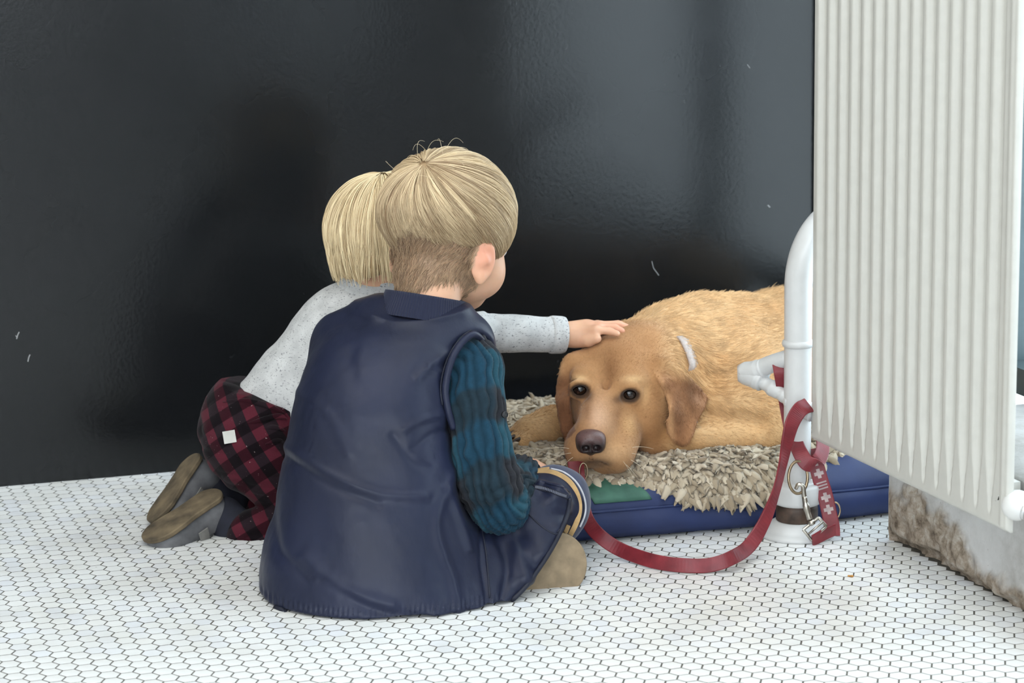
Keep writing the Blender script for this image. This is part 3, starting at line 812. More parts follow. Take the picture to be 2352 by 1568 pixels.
    def spot(cx, cy, rx, ry, col, amt, ymax=3.64):
        w = np.exp(-(((px - cx) / rx) ** 2 + ((py - cy) / ry) ** 2)) * (V[:, 1] < ymax) * amt
        C[:] = C + (np.asarray(col) - C) * np.clip(w, 0, 1)[:, None]
    spot(1404, 838, 26, 46, lin((112, 70, 38)), .62); spot(1440, 800, 30, 20, lin((150, 102, 62)), .4); spot(1372, 958, 27, 46, lin((208, 168, 138)), .72)
    spot(1330, 868, 17, 8, lin((224, 184, 136)), .75); spot(1454, 870, 24, 9, lin((224, 184, 136)), .75); spot(1482, 905, 12, 28, lin((216, 172, 122)), .55)
    spot(1350, 912, 10, 12, lin((74, 48, 32)), .75); spot(1420, 918, 15, 9, lin((74, 48, 32)), .75); spot(1348, 945, 10, 28, lin((132, 88, 54)), .6); spot(1418, 950, 12, 26, lin((142, 98, 62)), .5)  # dark eye corners; brown shading lines painted down the muzzle sides
    spot(1410, 1040, 55, 26, lin((206, 166, 124)), .65); spot(1446, 975, 16, 26, lin((212, 170, 120)), .55); spot(1330, 1030, 16, 26, lin((196, 152, 110)), .6)
    spot(1360, 1060, 30, 8, lin((62, 46, 38)), .85); spot(1385, 1066, 24, 7, lin((80, 60, 48)), .7); spot(1326, 960, 8, 26, lin((140, 92, 56)), .5)  # dark shade below the nose and along the mouth painted in
    for e, rx in ((eyes[0], 20), (eyes[1], 24)):
        ex, ey, _ = pxl(e); w_ = sstep(.0195, .0150, np.linalg.norm((V - e) * (1, .8, 1.12), axis=1)); C[:] = C + (dark - C) * (.92 * w_)[:, None]; spot(ex + (16 if rx == 20 else -18), ey + 12, 14, 9, lin((90, 64, 44)), .55, 3.60)
    inear = np.zeros(len(V))
    for poly, y1 in ((ear_r, 3.612), (ear_l, 3.615)):
        P_ = np.array(poly); ins = np.zeros(len(V), bool)
        for i in range(len(P_)):
            a_, b_ = P_[i], P_[(i + 1) % len(P_)]
            c_ = ((a_[1] <= py) & (b_[1] > py)) | ((b_[1] <= py) & (a_[1] > py))
            xs = a_[0] + (py - a_[1]) / (b_[1] - a_[1] + 1e-9) * (b_[0] - a_[0]); ins ^= c_ & (px < xs)
        inear = np.maximum(inear, (ins & (V[:, 1] < y1)))
    ew = inear * sstep(836, 885, py + 18 * n_a)
    earc = lin((118, 76, 50)) + (lin((170, 120, 82)) - lin((118, 76, 50))) * np.clip(.4 + .8 * n_a, 0, 1)[:, None]
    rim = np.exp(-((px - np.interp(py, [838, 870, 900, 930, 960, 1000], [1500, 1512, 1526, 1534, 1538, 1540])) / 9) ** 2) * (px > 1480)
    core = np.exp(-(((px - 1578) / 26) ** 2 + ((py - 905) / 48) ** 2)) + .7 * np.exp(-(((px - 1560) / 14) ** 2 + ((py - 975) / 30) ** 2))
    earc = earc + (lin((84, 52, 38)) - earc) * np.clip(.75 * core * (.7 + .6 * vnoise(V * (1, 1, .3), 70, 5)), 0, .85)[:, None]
    earc = earc + (lin((104, 66, 46)) - earc) * (.6 * (px < 1340))[:, None]  # left ear browned further: its shade is painted into the colour
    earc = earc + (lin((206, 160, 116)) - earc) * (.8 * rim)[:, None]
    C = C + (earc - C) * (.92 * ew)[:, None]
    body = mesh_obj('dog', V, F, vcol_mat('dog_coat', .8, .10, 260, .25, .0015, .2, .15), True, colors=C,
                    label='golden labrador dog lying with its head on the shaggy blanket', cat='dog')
    # eyes
    for e in eyes:
        d = ORG - e; d /= np.linalg.norm(d)
        b = MB(); R = .0135
        b.lathe(e + np.array([0, .0040, -.0005]), [(R * math.sin(a), -R * math.cos(a)) for a in np.linspace(.02, math.pi - .02, 18)], 24, d)
        k = NT('dog_eye'); tc = k.n('ShaderNodeTexCoord')
        mp = k.n('ShaderNodeVectorMath', operation='DISTANCE'); g = k.n('ShaderNodeNewGeometry'); k.l(g.outputs['Position'], mp.inputs[0])
        tip = e + np.array([0, .0040, -.0005]) + d * R + np.array([.000, 0, .0012]); mp.inputs[1].default_value = tuple(tip)
        c = k.ramp(mp.outputs['Value'], [(.0046, rgba((8, 6, 6))), (.0052, rgba((66, 38, 22))), (.0078, rgba((40, 24, 15))), (.0088, rgba((12, 9, 8)))])
        k.set(c, .06, .6)
        b.build('eye', k.m, True, parent=body)
    # nose
    nc = A(1357, 1016, 3.474)
    q = Solid(nc - .05, nc + .05, .0012)
    q.ell(nc + np.array([0, .003, .0065]), (.0215, .020, .0135), None, .006)
    q.ell(nc + np.array([-.0115, .000, -.002]), (.0105, .0155, .0135), None, .006)
    q.ell(nc + np.array([.0115, .000, -.002]), (.0105, .0155, .0135), None, .006)
    q.cap(nc + np.array([0, -.001, -.008]), nc + np.array([0, .006, -.014]), .0085, .0070, .008)
    q.ell(nc + np.array([-.009, -.013, -.006]), (.0050, .009, .0052), rotm((.45, 1, .1)), .003, 's')
    q.ell(nc + np.array([.009, -.013, -.006]), (.0050, .009, .0052), rotm((-.45, 1, .1)), .003, 's')
    q.ell(nc + np.array([0, -.016, -.010]), (.0007, .007, .010), None, .002, 's')
    Vn, Fn = q.surface(1)
    w = np.clip((Vn[:, 2] - nc[2] + .002) / .012, 0, 1)[:, None]
    Cn = lin((44, 33, 33)) + (lin((100, 74, 71)) - lin((44, 33, 33))) * w
    mesh_obj('nose', Vn, Fn, vcol_mat('dog_nose', .33, .2, 700, .5, .0008, .5), True, colors=Cn, parent=body)
    # claws of the stretched paw
    M_CLAW = simple('claw_horn', (60, 48, 42), .4, .2, 90)
    for px_, py_, y_ in ((1196, 1012, 3.632), (1184, 1006, 3.650), (1181, 997, 3.668)):
        b = MB(); p = A(px_, py_, y_); b.tube(catmull([p + (.0, .004, .002), p + (-.009, -.009, .002), p + (-.015, -.013, -.005)], 8), np.linspace(.004, .001, 8), 8); b.build('claw', M_CLAW, True, parent=body)
    # pale webbing collar round the neck
    M_COL = simple('pale_grey_webbing', (178, 166, 160), .7, .06, 300, .4, .0006)
    c0 = A(1500, 868, 3.668); ax = A(1610, 850, 3.79) - A(1462, 862, 3.655); ax /= np.linalg.norm(ax)
    Rm = rotm(ax)
    b = MB(); n = 64; rr = []
    for i in range(n):
        a_ = 2 * math.pi * i / n
        dirv = Rm[:, 0] * math.cos(a_) + Rm[:, 2] * math.sin(a_)
        # ride on the coat
        t = .04
        for t in np.arange(.05, .16, .001):
            p = c0 + dirv * t; ii = np.round((p - s.lo) / s.vox).astype(int)
            if (ii < 0).any() or (ii >= s.n).any() or s.d[tuple(ii)] > 0: break
        rr.append(t)
    rr = np.array(rr); 
    for _ in range(6): rr = .5 * rr + .25 * (np.roll(rr, 1) + np.roll(rr, -1))
    Vc = []
    for w_, o_ in ((-.0105, -.001), (-.0105, .0028), (.0105, .0028), (.0105, -.001)):
        for i in range(n):
            a_ = 2 * math.pi * i / n; dirv = Rm[:, 0] * math.cos(a_) + Rm[:, 2] * math.sin(a_); p_ = c0 + dirv * rr[i]; x_, y_, _q = pxl(p_); vis = sstep(1495, 1520, x_) * sstep(760, 775, y_) * sstep(862, 842, y_); Vc.append(c0 + dirv * (rr[i] + o_ - .016 * (1 - vis)) + ax * w_)
    Fc = [(r_ * n + i, r_ * n + (i + 1) % n, ((r_ + 1) % 4) * n + (i + 1) % n, ((r_ + 1) % 4) * n + i) for r_ in range(4) for i in range(n)]
    mesh_obj('dog_collar', np.array(Vc), Fc, M_COL, True, label='pale grey webbing collar round the neck of the dog', cat='dog collar')
    return body, V, F, N, C, ew, hw
DOG, DV, DF, DN, DC, DEAR, DHEAD = dog()
# ------------------------------------------------------------------ people: shared builders
def m_skin():
    k = NT('skin'); at = k.n('ShaderNodeAttribute', attribute_name='col'); v = k.coord(); f = k.noise(v, 60, 4)
    c = k.mix(1.0, at.outputs['Color'], k.ramp(f, [(.3, (.95, .94, .93, 1)), (.7, (1.03, 1.02, 1.02, 1))]), 'MULTIPLY')
    k.b.inputs['Subsurface Weight'].default_value = .25; k.b.inputs['Subsurface Radius'].default_value = (.008, .0035, .002); k.b.inputs['Subsurface Scale'].default_value = .5
    k.bump(k.noise(v, 500, 2), .06, .0005)
    return k.set(c, .48, .4)
M_SKIN = m_skin()
SKIN = lin((218, 172, 142)); PINK = lin((214, 138, 114))

def head_parts(s, Hc, R, sc):
    """cranium, jaw, neck side, ears and face of a child; R columns right, face, up"""
    r, f, u = R[:, 0], R[:, 1], R[:, 2]
    P = lambda a, b, c: Hc + sc * (r * a + f * b + u * c)
    s.ell(P(0, 0, .008), np.array([.074, .092, .080]) * sc, R, .02)
    s.ell(P(0, .035, -.050), np.array([.056, .056, .050]) * sc, R, .03)         # lower face
    for e in (-1, 1):
        s.ell(P(e * .034, .052, -.052), np.array([.028, .030, .030]) * sc, R, .02)   # cheeks
    s.ell(P(0, .070, -.086), np.array([.022, .018, .016]) * sc, R, .02)          # chin
    s.cap(P(0, .088, -.018), P(0, .100, -.045), .007 * sc, .0115 * sc, .012)       # nose
    for e in (-1, 1): s.ell(P(e * .010, .094, -.047), np.array([.007, .007, .006]) * sc, R, .006)
    for e in (-1, 1): s.ell(P(e * .030, .090, -.014), np.array([.013, .010, .009]) * sc, R, .006, 's')   # eye sockets
    s.cap(P(-.017, .088, -.068), P(.017, .088, -.068), .0042 * sc, .0042 * sc, .006)    # lips
    s.cap(P(-.013, .086, -.075), P(.013, .086, -.075), .0046 * sc, .0046 * sc, .005)
    for e in (-1, 1):                                                            # ears: rim, lobe, hollow
        Re = rotm(f * .95 + r * e * .25 * -1 + 0 * u, u)
        c = P(e * .076, -.004, -.040)
        s.ell(c, np.array([.0065, .019, .029]) * sc, np.stack([r * e * .93 - f * .36, f * .93 + r * e * .36, u], 1), .006)
        s.ell(c + sc * (r * e * .0085 + f * .002), np.array([.005, .0105, .018]) * sc, np.stack([r * e * .93 - f * .36, f * .93 + r * e * .36, u], 1), .004, 's')
        s.cap(c - sc * (u * .020), c - sc * (u * .027 - f * .002), .0062 * sc, .0056 * sc, .006)
        s.cap(c + sc * (-r * e * .012), c, .012 * sc, .010 * sc, .008)
def face_parts(body, Hc, R, sc):
    r, f, u = R[:, 0], R[:, 1], R[:, 2]
    k = NT('eye'); k.set(rgba((236, 232, 228)), .1, .5); m2 = NT('iris').set(rgba((52, 74, 96)), .1, .5)
    for e in (-1, 1):
        c = Hc + sc * (r * e * .030 + f * .081 - u * .014)
        b = MB(); b.lathe(c, [(.0115 * sc * math.sin(a), -.0115 * sc * math.cos(a)) for a in np.linspace(.03, math.pi - .03, 14)], 20, f); o = b.build('eye', k.m, True, parent=body)
        b = MB(); b.lathe(c + f * .0098 * sc, [(.0058 * sc, -.0006), (.0050 * sc, .0014), (.0022 * sc, .0021)], 18, f); b.build('iris', m2, True, parent=o)
def skin_colors(V, spots):
    C = np.tile(SKIN, (len(V), 1)) * (1 + .03 * vnoise(V, 30, 4))[:, None]
    for p, rad, amt in spots:
        w = np.exp(-((np.linalg.norm(V - p, axis=1) / rad) ** 2)) * amt
        C = C + (PINK - C) * np.clip(w, 0, 1)[:, None]
    return C

def hand(s, W, K, tips, thumb, up, rw=.021):
    """wrist W, knuckle line K (4 points), finger tips (4) with a bend, thumb (3 points)"""
    pc = .5 * (W + K.mean(0))
    s.cap(W, pc, rw * .82, rw * .86, .012)
    for q in K: s.cap(.75 * W + .25 * q, q, .0105, .0085, .008)
    for i, (q, t) in enumerate(zip(K, tips)):
        rad = (.0072, .0076, .0073, .0064)[i]
        mid = .5 * (q + t[0]) if len(t) == 1 else t[0]; end = t[-1]
        s.cap(q, mid, rad, rad * .95, .003); s.cap(mid, end, rad * .95, rad * .78, .003)
    s.cap(thumb[0], thumb[1], .0105, .0088, .006); s.cap(thumb[1], thumb[2], .0086, .0068, .004)

def m_hair():
    k = NT('blond_hair'); at = k.n('ShaderNodeAttribute', attribute_name='col')
    return k.set(at.outputs['Color'], .36, .45)
M_HAIR = m_hair()
def strands(name, paths, rad, cols, mat, parent, label=None):
    """fine hairs: paths (n, m, 3), rad (n, m), cols (n, 3)"""
    n, m, _ = paths.shape
    cu = bpy.data.hair_curves.new(name); cu.add_curves([m] * n)
    cu.attributes['position'].data.foreach_set('vector', np.ascontiguousarray(paths, np.float32).ravel())
    ra = cu.attributes.get('radius') or cu.attributes.new('radius', 'FLOAT', 'POINT')
    ra.data.foreach_set('value', np.ascontiguousarray(rad, np.float32).ravel())
    ca = cu.attributes.new('col', 'FLOAT_COLOR', 'CURVE'); c4 = np.ones((n, 4), np.float32); c4[:, :3] = cols
    ca.data.foreach_set('color', c4.ravel())
    cu.materials.append(mat)
    o = bpy.data.objects.new(name, cu)
    return finish(o, parent=parent, label=label, kind='stuff')

def shoe(parent, heel, toe, nrm, L, W, mats, strap=True, name='shoe'):
    """a child's soft shoe; nrm points out of the sole"""
    a = toe - heel; a /= np.linalg.norm(a); z = -np.asarray(nrm, float); z -= a * (z @ a); z /= np.linalg.norm(z); y = np.cross(z, a)
    o = heel.copy()
    P = lambda x, v, w: o + a * x + y * v + z * w
    sx = np.array([0, .03, .12, .28, .45, .62, .78, .90, .97, 1.0]) * L
    sw = np.array([.10, .62, .84, .82, .80, .94, 1.0, .86, .52, .10]) * W / 2
    xu = .5 - .5 * np.cos(np.linspace(0, math.pi, 60)); xs = xu * L
    body_w = np.interp(xu, [0, .12, .3, .45, .62, .8, 1.0], [.80, .86, .83, .82, .94, 1.0, .98]) * W / 2
    ws = body_w * np.sqrt(np.clip(1 - np.clip((.16 - xu) / .16, 0, 1) ** 2, 0, 1)) * np.sqrt(np.clip(1 - np.clip((xu - .72) / .28, 0, 1) ** 2.3, 0, 1)) + .0006
    top = [(x, w) for x, w in zip(xs, ws)] + [(x, -w) for x, w in zip(xs[::-1], ws[::-1])]
    n = len(top); V = []
    for h, k in ((.0, .94), (.0015, 1.0), (.006, 1.0), (.0075, .96)):
        V += [P(L / 2 + (x - L / 2) * (1 if k == 1 else .985), w * k, h) for x, w in top]
    F = [(r * n + j, r * n + (j + 1) % n, (r + 1) * n + (j + 1) % n, (r + 1) * n + j) for r in range(3) for j in range(n)] + [tuple(range(n - 1, -1, -1)), tuple(3 * n + j for j in range(n))]
    root = parent if isinstance(parent, bpy.types.Object) else None
    s = Solid(np.minimum(heel, toe) - .09, np.maximum(heel, toe) + .09, .0026)
    Rm = np.stack([a, y, z], 1)
    s.ell(P(L * .74, 0, .022), (L * .25, W * .48, .026), Rm, .012)
    s.ell(P(L * .40, 0, .026), (L * .26, W * .40, .030), Rm, .02)
    s.ell(P(L * .15, 0, .030), (L * .16, W * .42, .036), Rm, .015)
    s.ell(P(L * .22, 0, .068), (L * .13, W * .26, .030), Rm, .006, 's')
    s.put(lambda X: -((X - o) @ z) + .005, np.minimum(heel, toe) - .09, np.maximum(heel, toe) + .09, op='m')
    Vu, Fu = s.surface(2)
    up = mesh_obj(name, Vu, Fu, mats[1], parent=root)
    so = mesh_obj('sole', np.array(V), F, mats[0], False, parent=up)
    if strap:
        for x0, wd in ((L * .45, .017),):
            pts = []
            for t in np.linspace(-1.25, 1.25, 15):
                v_ = math.sin(t) * W * .50; w_ = .012 + math.cos(t) * .050
                pts.append(P(x0, v_, max(w_, .010)))
            ribbon('strap', pts, [a] * len(pts), wd, .002, mats[2], parent=up)
            b = MB(); b.box(P(x0, W * .49, .020), a * .009, y * .0018, z * .011); b.build('strap_tab', mats[2], parent=up)
    return up

def ribbon(name, pts, wdir, width, th, mat, n=None, **kw):
    """a flat band along pts; wdir = direction of its width at each point"""
    pts = np.asarray(pts, float); wdir = np.asarray(wdir, float)
    if n:
        pts = catmull(pts, n); wdir = catmull(wdir, n)
    T = np.gradient(pts, axis=0); T /= np.linalg.norm(T, axis=1)[:, None] + 1e-12
    Wv = wdir - T * (wdir * T).sum(1)[:, None]; Wv /= np.linalg.norm(Wv, axis=1)[:, None] + 1e-12
    Nv = np.cross(T, Wv)
    prof = [(-.5, -.3), (-.5, .3), (-.44, .5), (.44, .5), (.5, .3), (.5, -.3), (.44, -.5), (-.44, -.5)]
    k = len(prof); m = len(pts); width = np.broadcast_to(width, m)
    V = np.stack([pts + Wv * (a * width)[:, None] + Nv * (b * th) for a, b in prof], 1).reshape(-1, 3)
    F = [(i * k + j, i * k + (j + 1) % k, (i + 1) * k + (j + 1) % k, (i + 1) * k + j) for i in range(m - 1) for j in range(k)]
    F += [tuple(range(k - 1, -1, -1)), tuple((m - 1) * k + j for j in range(k))]
    return mesh_obj(name, V, F, mat, False, **kw)
def on_solid(s, pts, y0, y1, lift=.001, n=None):
    """the marked line laid on the solid's near side"""
    P = np.asarray(pts, float)
    if n: P = catmull(P, n)
    out = np.array([s.hit(p[0], p[1], y0, y1, lift) for p in P])
    for _ in range(2): out[1:-1] = .5 * out[1:-1] + .25 * (out[:-2] + out[2:])
    return out

M_SUEDE = simple('brown_suede_sole', (92, 80, 62), .9, .3, 35, .4, .001)
M_SUEDE2 = simple('tan_suede_sole', (140, 122, 98), .9, .10, 60, .4, .0008)
M_GREYL = simple('grey_leather', (96, 96, 98), .55, .12, 60, .2)
M_GREYS = simple('pale_grey_strap', (118, 116, 112), .6, .1, 60)
M_NAVYS = simple('navy_sock', (26, 28, 40), .9, .15, 80, .4)

# ------------------------------------------------------------------ kneeling child in grey, stroking the dog
def kneeling():
    Hc = A(894, 548, 3.60); R = rotm((.74, .60, -.28)); r, f, u = R[:, 0], R[:, 1], R[:, 2]; sc = .93
    hip = A(600, 985, 3.61); chest = A(815, 775, 3.60); neck = A(862, 690, 3.60)
    shN = A(905, 745, 3.555); shF = A(860, 725, 3.68); elb = A(1092, 764, 3.585); cuff = A(1292, 769, 3.622); wri = A(1322, 768, 3.628)
    s = Solid((-.62, 3.36, -.01), (.30, 3.86, .72), .0026)
    head_parts(s, Hc, R, sc)
    s.cap(Hc - u * .06 * sc - f * .015, neck, .036, .037, .015)
    s.cap(neck, chest, .040, .060, .02); s.cap(chest, hip, .064, .068, .03)
    s.cap(neck - (0, 0, .03), shN, .032, .028, .02); s.cap(neck - (0, 0, .03), shF, .032, .028, .02)
    s.cap(shN, elb, .028, .022, .012); s.cap(elb, wri, .0225, .0185, .012)
    eF = A(960, 860, 3.72); s.cap(shF, eF, .027, .022, .012); wF = A(1010, 960, 3.70); s.cap(eF, wF, .021, .017, .01)
    kn = [(A(770, 1215, 3.555), A(575, 1222, 3.525)), (A(770, 1190, 3.685), A(590, 1190, 3.66))]
    for (k_, a_), hy in zip(kn, (-.03, .04)):
        s.cap(hip + (0, hy, -.02), k_, .048, .036, .02); s.cap(k_, a_, .034, .024, .01)
    # stroking hand: back of the hand up, fingers flat on the dog's head
    K = np.array([A(1372, 747, 3.660), A(1376, 748, 3.640), A(1376, 752, 3.622), A(1370, 758, 3.606)])
    tips = [[A(1412, 748, 3.672), A(1440, 755, 3.672)], [A(1420, 746, 3.648), A(1447, 755, 3.645)], [A(1410, 752, 3.628), A(1428, 760, 3.624)], [A(1400, 760, 3.606), A(1418, 766, 3.600)]]
    thumb = (A(1338, 782, 3.618), A(1352, 783, 3.606), A(1372, 778, 3.596))
    hand(s, wri, K, tips, thumb, UP)
    # free hand resting near the bed
    w2 = wF; K2 = np.array([w2 + (.045, -.028 + .018 * i, -.012) for i in range(4)]); t2 = [[q + (.020, 0, -.006), q + (.036, -.002, -.016)] for q in K2]
    hand(s, w2, K2, t2, (w2 + (.012, -.022, -.004), w2 + (.030, -.036, -.010), w2 + (.046, -.040, -.014)), UP)
    V, F = s.surface(2)
    C = skin_colors(V, [(A(1430, 757, 3.63), .022, .55), (A(1376, 752, 3.62), .016, .35), (Hc + r * .07, .03, .5)])
    body = mesh_obj('person', V, F, M_SKIN, colors=C, label='kneeling person in grey sweater and maroon plaid trousers stroking the dog', cat='person')
    face_parts(body, Hc, R, sc)
    # sweater
    k = NT('grey_melange_knit'); v = k.coord(); base = k.ramp(k.noise(v, 40, 4), [(.3, rgba((176, 176, 176))), (.7, rgba((204, 204, 203)))])
    fl = k.ramp(k.noise(k.coord((1, 1, 2.2)), 260, 2, .6), [(.60, (0, 0, 0, 1)), (.68, (1, 1, 1, 1))]); c = k.mix(fl, base, rgba((118, 118, 122)))
    k.bump(k.noise(v, 420, 3), .3, .0008); mk = k.set(c, .9, .2, sheen=.15)
    q = Solid((-.50, 3.42, .05), (.16, 3.80, .56), .0026)
    q.cap(A(632, 955, 3.61), A(720, 878, 3.61), .0725, .0735, .02)
    q.cap(A(700, 880, 3.61), chest, .070, .078, .03); q.ell(A(800, 790, 3.61), (.085, .088, .085), None, .03)
    q.cap(chest, A(865, 715, 3.60), .070, .055, .03)
    q.cap(A(875, 725, 3.60), shN, .048, .042, .03); q.cap(A(870, 720, 3.60), shF, .048, .042, .03)
    q.cap(shN, elb, .041, .0315, .015); q.cap(elb, cuff, .0305, .0265, .01)
    q.cap(shF, eF, .040, .032, .015); q.cap(eF, wF, .031, .026, .01)
    q.cap(A(700, 945, 3.60), A(830, 880, 3.60), .06, .05, .04)
    q.ell(cuff + (.028, .005, 0), (.024, .06, .06), None, .004, 's')
    Vq, Fq = q.surface(2); Nq = vnormals(Vq, Fq)
    # soft folds across the sleeve and waist
    ax = elb - shN; t = (Vq - elb) @ ((cuff - elb) / np.linalg.norm(cuff - elb))
    fold = .0018 * np.sin(t * 190 + 3 * vnoise(Vq, 40, 2)) * np.exp(-((t + .02) / .045) ** 2) + .0012 * vnoise(Vq, 45, 3)
    Vq = Vq + Nq * fold[:, None]
    sw = mesh_obj('sweater', Vq, Fq, mk, parent=body)
    dcf = (cuff - elb) / np.linalg.norm(cuff - elb); 
    b = MB(); b.lathe(cuff - dcf * .020, [(.0268, -.001), (.0284, .0005), (.0290, .004), (.0286, .018), (.0276, .0225), (.0250, .0225), (.0248, .004)], 40, dcf); b.build('cuff', mk, True, parent=sw)
    un = (neck - chest) / np.linalg.norm(neck - chest); n0 = A(862, 664, 3.602); un = un * .5 + np.array([.1, 0, .8]); un /= np.linalg.norm(un)
    b = MB(); prof = []
    for h in np.linspace(-.018, .026, 23): prof.append((.0545 - .10 * max(h, 0) * .6 + .0022 * abs(math.sin(h * 210)) - .03 * min(h, 0), h))
    prof += [(.047, .027), (.043, .022)]
    b.lathe(n0, prof, 48, un); b.build('roll_collar', mk, True, parent=sw)
    # trousers
    k = NT('maroon_check_wool'); v = k.coord((1, 1, 1), (.3, .5, .2)); w1 = k.n('ShaderNodeTexWave', bands_direction='X'); w1.inputs['Scale'].default_value = 9.0; w1.inputs['Distortion'].default_value = .4; k.l(v, w1.inputs[0])
    w2_ = k.n('ShaderNodeTexWave', bands_direction='Z'); w2_.inputs['Scale'].default_value = 9.0; w2_.inputs['Distortion'].default_value = .4; k.l(v, w2_.inputs[0])
    a1 = k.ramp(w1.outputs['Fac'], [(.47, rgba((80, 30, 41))), (.53, rgba((34, 24, 29)))]); a2 = k.ramp(w2_.outputs['Fac'], [(.47, (1, 1, 1, 1)), (.53, (.32, .30, .34, 1))])
    c = k.mix(1.0, a1, a2, 'MULTIPLY'); lint = k.ramp(k.noise(k.coord(), 330, 1), [(.76, (0, 0, 0, 1)), (.78, (.6, .6, .6, 1))]); c = k.mix(lint, c, rgba((170, 150, 150)))
    k.bump(k.noise(v, 300, 3), .3, .0008); mt = k.set(c, .95, .12, sheen=.05)
    p = Solid((-.62, 3.38, -.01), (-.12, 3.86, .42), .0026)
    p.ell(A(575, 985, 3.605), (.076, .090, .076), None, .02); p.ell(A(585, 1020, 3.555), (.070, .060, .066), None, .03); p.ell(A(575, 1010, 3.655), (.066, .060, .066), None, .03)
    p.cap(A(585, 965, 3.605), A(652, 930, 3.61), .074, .077, .02)
    wa, wb = A(536, 882, 3.6), A(700, 924, 3.6); wt = (wb - wa) / np.linalg.norm(wb - wa); wn = np.array([-wt[2], 0, wt[0]])
    p.cap(A(600, 965, 3.605), A(690, 885, 3.61), .0785, .0785, .02)
    p.put(lambda X: (X - wa) @ wn, (-.62, 3.38, -.01), (-.12, 3.86, .42), op='m')
    for (k_, a_), hy, in zip(kn, (-.045, .045)):
        p.cap(hip + (0.01, hy, -.03), k_, .064, .048, .02); p.cap(k_, a_, .044, .034, .012)
    Vp, Fp = p.surface(2); Np = vnormals(Vp, Fp)
    g = .0035 * np.abs(vnoise(Vp * (1, 1, 2.2), 26, 6)) + .002 * vnoise(Vp, 40, 7); Vp = Vp + Np * g[:, None]
    tr = mesh_obj('trousers', Vp, Fp, mt, parent=body)
    for pts in ([(512, 922), (560, 920), (610, 930), (655, 950)], [(560, 975), (600, 965), (640, 955), (660, 962)], [(605, 985), (630, 982), (655, 990)], [(610, 1020), (635, 1012), (652, 1017)]):
        b = MB(); Q = on_solid(p, pts, 3.40, 3.75, .001, 16); b.tube(Q, np.concatenate([np.linspace(.001, .0042, 6), np.full(6, .0045), np.linspace(.004, .001, 4)]), 10); b.build('fold', mt, True, parent=tr)
    c0 = p.hit(527, 1003, 3.4, 3.75, .004); d_ = ORG - c0; d_ /= np.linalg.norm(d_)
    ex = RGT * .985 + UPV * .17; ey = UPV * .985 - RGT * .17
    b = MB(); b.box(c0 + d_ * .0015, ex * .0092, ey * .0092, d_ * .0007); b.build('label_tag', simple('white_tag', (196, 194, 188), .8, .04, 40), parent=tr, label='small white cloth tag')
    # shoes, soles turned up
    h1 = A(502, 1122, 3.545); t1 = G(331, 1238, .012)
    shoe(body, h1, t1, np.array([-.42, -.30, .86]), np.linalg.norm(t1 - h1), .066, (M_SUEDE, M_GREYL, M_GREYS))
    h2 = A(447, 1040, 3.655); t2_ = G(346, 1195, .014)
    shoe(body, h2, t2_, np.array([-.72, -.42, .5]), np.linalg.norm(t2_ - h2), .064, (M_SUEDE, M_GREYL, M_GREYS))
    # socks
    for (k_, a_), hh in zip(kn, (h1, h2)):
        so = Solid(np.minimum(a_, hh) - .08, np.maximum(a_, hh) + .08, .003); m_ = .35 * a_ + .65 * hh - (0, 0, .03)
        so.cap(a_ + .55 * (m_ - a_), m_, .027, .028, .01); so.cap(m_, .5 * (m_ + hh) + (0, 0, -.012), .028, .026, .01)
        Vs, Fs = so.surface(2); mesh_obj('sock', Vs, Fs, M_NAVYS, parent=body)
    # hair: straight bob falling from the crown
    cap_ = Solid(Hc - .15, Hc + .15, .003); cap_.ell(Hc + u * .012 * sc - f * .006, np.array([.083, .096, .088]) * sc, R, .01)
    cap_.ell(Hc - f * .048 - u * .030, np.array([.058, .030, .055]) * sc, R, .03)
    cap_.put(lambda X: ((X - Hc) @ f) * .55 - ((X - Hc) @ u) * .85 - .026, Hc - .15, Hc + .15, op='m')
    Vh, Fh = cap_.surface(2); hair = mesh_obj('hair', Vh, Fh, M_HAIR, colors=np.tile(lin((164, 136, 98)), (len(Vh), 1)), parent=body)
    n, m = 9000, 12
    crown = -f * .35 + u * .94; crown /= np.linalg.norm(crown); e1 = np.cross(crown, f); e1 /= np.linalg.norm(e1); e2 = np.cross(crown, e1)
    phi = rng.uniform(0, 2 * math.pi, n); psi0 = np.arccos(1 - rng.random(n) * 1.05) * .95 + .04
    cl = np.round(phi * 26 + rng.normal(0, .25, n)); lift = rng.uniform(.0, .009, n); drop = rng.uniform(.75, 1.0, n)
    paths = np.zeros((n, m, 3)); axr = np.array([.083, .097, .089]) * sc + .003; pos = None
    for j in range(m):
        t_ = j / (m - 1); ps = np.minimum(psi0 + t_ * 1.25, 1.62 + .05 * np.sin(cl * 3)); ph = phi + .10 * np.sin(cl * 12.9898) * t_
        dv = np.cos(ps)[:, None] * crown + np.sin(ps)[:, None] * (np.cos(ph)[:, None] * e1 + np.sin(ph)[:, None] * e2)
        lo = dv @ R; rad = 1 / np.sqrt(((lo / axr) ** 2).sum(1)) + lift * np.sin(t_ * 2.4)
        p_ = Hc + u * .012 - f * .006 + dv * rad[:, None]
        over = np.maximum(psi0 + t_ * 1.25 - 1.62, 0)            # past the head's widest ring the hair hangs down
        p_ = p_ - np.array([.04, 0, 1.0]) * (over * .052 * drop)[:, None] * 1.0 - (p_ - Hc) * (.10 * over)[:, None]
        paths[:, j] = p_
    facing = (paths[:, -1] - Hc) @ f
    keep = facing < .075
    tone = rng.random(n); base = np.sin(cl * 78.233) * .5 + .5
    colr = lin((156, 122, 80)) + (lin((248, 228, 186)) - lin((156, 122, 80))) * np.clip(.25 + .5 * base + .35 * tone, 0, 1)[:, None]
    strands('hair_strands', paths[keep], np.tile(np.linspace(.00060, .00028, m), (keep.sum(), 1)), colr[keep], M_HAIR, hair)
    return body
